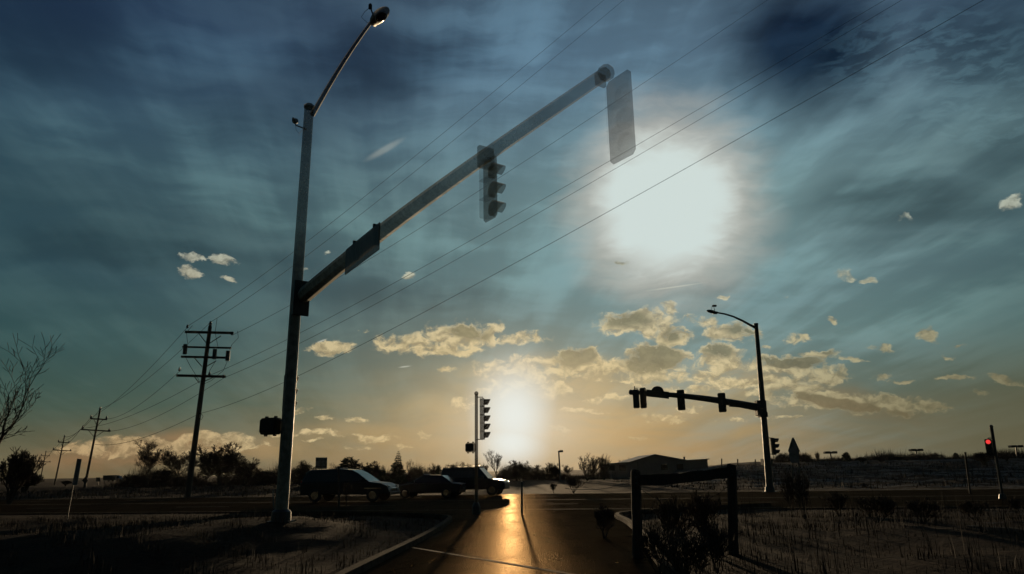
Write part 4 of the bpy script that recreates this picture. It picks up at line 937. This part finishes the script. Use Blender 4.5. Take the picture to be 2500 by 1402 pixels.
T('tall', 'tall thin bare tree right of the pedestal signal, washed by sun glare', 1212, 1168, 1094, 116, 1.1, 1)
T('round', 'bare tree straight under the low sun', 1262, 1166, 1122, 120, 1.2)
T('oak', 'small spreading bare tree left of the single headed lamp post', 1303, 1163, 1132, 126, 1.2, 1)
T('round', 'bare tree touching the left side of the single headed lamp post', 1346, 1163, 1128, 124, 1.0)
T('oak', 'small bare tree right of the single headed lamp post', 1385, 1160, 1132, 122, 1.1)
T('fan', 'wide multi stemmed bare tree left of the barn', 1432, 1160, 1104, 105, 1.5, 1)
T('fan', 'narrow multi stemmed bare tree at the left end of the barn', 1475, 1160, 1106, 110, 1.1)
T('fan', 'small bare tree peeking over the left barn roof', 1522, 1150, 1116, 150, 1.3, 1)
T('round', 'small bare tree between the far mast and the diamond sign', 1912, 1135, 1104, 112, 1.2, 1)
T('round', 'bare tree right behind the diamond sign', 1968, 1135, 1104, 112, 1.1)
T('fan', 'upright shrub on the skyline left of the low twin lamp', 1998, 1132, 1100, 105, .9)
T('pine', 'small cone shaped evergreen right of the low twin lamp', 2068, 1130, 1102, 110, .9, cat='pine tree')
T('bush', 'low shrub right of the cone shaped evergreen', 2105, 1134, 1114, 105, 1.8, cat='shrub')
T('bush', 'dark low shrub in the dip of the right skyline', 2150, 1136, 1117, 105, 2.4, 1, cat='shrub')
T('bush', 'low shrub at the foot of the lone twin lamp', 2215, 1132, 1116, 110, 2., cat='shrub')
T('round', 'wide low bare tree right of the lone twin lamp', 2285, 1130, 1104, 120, 1.8)
T('pine', 'tiny evergreen on the skyline left of the red signal', 2336, 1126, 1104, 120, .9, cat='pine tree')
T('bush', 'rounded dark shrub just left of the red signal', 2402, 1125, 1101, 90, 1.6, 1, cat='shrub')
T('bush', 'low shrub under the lamp at the extreme right', 2458, 1122, 1107, 100, 1.5, cat='shrub')
# big bare tree whose limbs reach into the left edge
th0 = bare_tree(12.5, .58, 6, 5, trunk_frac=.16, up=.30, rmin=.009, lean=(.1, 0), kids=(2, 2), base_r=.17)
b = P(-55, 1195, 40); o = tree('bare_tree', 'large bare tree reaching its limbs in from the left edge', 'bare tree', th0, -34, 1200, 820, 40, 'twig', None, 1.25, rz=.6)
tb = bare_tree(4.2, .6, 5, 77, trunk_frac=.10, up=.4, multi=7, rmin=.009, base_r=.05)
o = tree('shrub', 'dense dark thicket at the lower left edge under the big limbs', 'shrub', tb, 26, 1200, 1088, 48, 'twig', None, .8)
T('bush', 'scrubby clump by the foot of the third utility pole', 160, 1188, 1172, 150, 1.8, cat='shrub')
T('bush', 'low thicket below the left utility poles', 60, 1188, 1150, 90, 2., 1, cat='shrub')
T('tall', 'young leafless sapling beside the dark upright post', 845, 1226, 1168, 36, .8, cat='sapling', group=None)
T('wiry', 'tall dead weed clump left of the diamond sign foot', 1932, 1235, 1136, 24, .35, cat='dead weeds', group='tall dead weeds on the right slope')
T('wiry', 'slanting dead weed stalks right of the diamond sign foot', 1962, 1235, 1142, 23, .4, 1, cat='dead weeds', group='tall dead weeds on the right slope')
for i, (x, yb_, yt, Y, w, lb) in enumerate(((1640, 1290, 1196, 14.6, .8, 'wiry bush growing under the middle of the fence rail'), (1722, 1300, 1186, 14.9, .8, 'wiry bush under the right half of the fence rail'), (1745, 1340, 1262, 12.2, 1.1, 'dark bramble in front of the right fence post'),
                                           (1610, 1350, 1270, 12., 1., 'dark bramble in front of the left fence post'), (1690, 1350, 1275, 10.6, 1.1, 'lowest dark bramble, nearest the camera below the fence rail'), (1476, 1290, 1222, 18., 1., 'small weedy bush left of the fence by the kerb'), (1400, 1200, 1158, 53, 1.1, 'roadside bush across the road below the single lamp'), (1352, 1205, 1176, 54, 1.0, 'small roadside bush across the road, left of the larger one'))):
    T('wiry', lb, x, yb_, yt, Y, w, i % 2, cat='shrub', group='wiry bushes by the fence' if i < 6 else 'roadside bushes across the road')
for i, (x, yt, Y, w, lb) in enumerate(((2050, 1165, 24, 1.6, 'low dark brush on the right slope below the low twin lamp'), (2140, 1172, 20, 1.8, 'low dark brush on the right slope below the dip'), (2250, 1180, 19, 2., 'low dark brush on the right slope below the lone twin lamp'), (2380, 1185, 21, 1.8, 'low dark brush left of the red signal post'), (2480, 1180, 24, 1.8, 'low dark brush at the right edge'))):
    T('wiry', lb, x, 1250, yt+28, Y, w*.8, i % 2, cat='shrub', group='low brush on the right slope')

# ------------------------------------------------------------------ grass and weeds
def blades(n, xr, yr, hr, wd, name, m, cond, seed, lean=.35):
    g = np.random.default_rng(seed); y = yr[0]+(yr[1]-yr[0])*g.random(n)**1.0; x = xr[0]+(xr[1]-xr[0])*g.random(n)
    clump = np.sin(x*1.7+np.sin(y*1.3)*2)*np.sin(y*1.9+np.sin(x*.9)*2)+.6*np.sin(x*4.1+y*3.3)
    keep = cond(x, y) & (g.random(n) < np.clip(.12+.75*clump, .02, 1)); x, y, clump = x[keep], y[keep], clump[keep]; n = len(x); z = H(x, y)
    h = hr[0]+(hr[1]-hr[0])*g.random(n)**2*np.clip(.7+.4*clump, .4, 1.3); a = g.random(n)*6.283; w = wd*(.6+.8*g.random(n)); la = g.random(n)*6.283; l = h*lean*g.random(n)
    bx, by = np.cos(a)*w, np.sin(a)*w; v = np.empty((n, 5, 3))
    v[:, 0] = np.stack([x-bx, y-by, z-.02], 1); v[:, 1] = np.stack([x+bx, y+by, z-.02], 1)
    mx, my = x+np.cos(la)*l*.35, y+np.sin(la)*l*.35
    v[:, 2] = np.stack([mx+bx*.7, my+by*.7, z+h*.6], 1); v[:, 3] = np.stack([mx-bx*.7, my-by*.7, z+h*.6], 1); v[:, 4] = np.stack([x+np.cos(la)*l, y+np.sin(la)*l, z+h], 1)
    i0 = np.arange(n)*5; q = np.stack([i0, i0+1, i0+2, i0+3], 1); tt = np.stack([i0+3, i0+2, i0+4], 1)
    me = bpy.data.meshes.new(name); me.from_pydata(v.reshape(-1, 3).tolist(), [], q.tolist()+tt.tolist()); me.materials.append(m)
    o = bpy.data.objects.new(name, me); COL.objects.link(o); o['kind'] = 'stuff'; return o
def off_road(x, y):
    el_ = -2.7+.6*sstep(8, 22, y)-9*sstep(24, 33, y)**2-.25; er_ = 2.1+1.2*sstep(8, 24, y)+9*sstep(24, 33, y)**2+.25
    return ((x < el_) | (x > er_)) & (np.abs(y-roady(x)) > hw+.3)
o = blades(150000, (-22, 26), (8, 31), (.04, .30), .006, 'dead_grass', M['grass'], off_road, 1)
meta(o, 'dead brown grass on both verges of the lane', 'grass')
o = blades(5200, (3, 24), (11, 34), (.3, .95), .006, 'dry_weeds', M['weed'], lambda x, y: off_road(x, y) & (x > 3.2), 2, .25)
meta(o, 'tall dry weed stalks on the right slope round the fence', 'weeds')
o = blades(60000, (-60, 70), (52, 100), (.1, .5), .03, 'roadside_grass', M['grass'], off_road, 3)
meta(o, 'rough dead grass beyond the crossing road', 'grass')

def far_scrub(xs, name, label, n, hr, seed):
    g = np.random.default_rng(seed); a, b = xs; x = a.x+(b.x-a.x)*g.random(n); y = a.y+(b.y-a.y)*(x-a.x)/(b.x-a.x)+g.normal(0, 2.2, n)
    env = .55+.3*np.sin(x*.31+1)+.22*np.sin(x*.83+2)+.12*np.sin(x*2.1); h = np.clip(env, .25, 1.1)*hr*(.45+.75*g.random(n)); z = H(x, y)
    la = g.random(n)*6.283; l = h*.35*g.random(n); w = .035; v = np.empty((n, 3, 3)); ca = g.random(n)*6.283
    z0 = z+h*.35*g.random(n)
    v[:, 0] = np.stack([x-np.cos(ca)*w, y-np.sin(ca)*w, z0-.1], 1); v[:, 1] = np.stack([x+np.cos(ca)*w, y+np.sin(ca)*w, z0-.1], 1); v[:, 2] = np.stack([x+np.cos(la)*l, y+np.sin(la)*l, z0+h*.75], 1)
    i0 = np.arange(n)*3; me = bpy.data.meshes.new(name); me.from_pydata(v.reshape(-1, 3).tolist(), [], np.stack([i0, i0+1, i0+2], 1).tolist()); me.materials.append(M['twig'])
    o = bpy.data.objects.new(name, me); COL.objects.link(o); meta(o, label, 'scrub', kind='stuff')
q1 = P(285, 1180, 122); q2 = P(700, 1175, 122); q3 = P(1500, 1160, 128); q4 = P(1890, 1140, 118); q5 = P(2560, 1130, 122)
far_scrub((Vector((q1.x, 122, 0)), Vector((q2.x, 122, 0))), 'distant_scrub', 'tangled undergrowth under the bare trees on the left horizon', 9000, 3.4, 5)
far_scrub((Vector((q2.x, 126, 0)), Vector((q3.x, 130, 0))), 'distant_scrub', 'tangled undergrowth along the horizon between the masts', 16000, 3.0, 6)
far_scrub((Vector((q4.x, 118, 0)), Vector((q5.x, 124, 0))), 'distant_scrub', 'low tangled undergrowth along the right skyline', 12000, 1.7, 7)

# ------------------------------------------------------------------ haze
hz = bpy.data.materials.new('evening_haze'); hz.use_nodes = True; t = hz.node_tree; t.nodes.clear()
pv = t.nodes.new('ShaderNodeVolumePrincipled'); pv.inputs['Color'].default_value = (.9, .9, .86, 1); pv.inputs['Density'].default_value = .000028; pv.inputs['Anisotropy'].default_value = .6
ou = t.nodes.new('ShaderNodeOutputMaterial'); t.links.new(pv.outputs[0], ou.inputs['Volume'])
k = MB(); k.box((0, 120, 12), (900, 760, 30)); o = link('haze', k, hz); o['kind'] = 'stuff'; meta(o, 'thin evening haze over the whole scene', 'haze', kind='stuff')
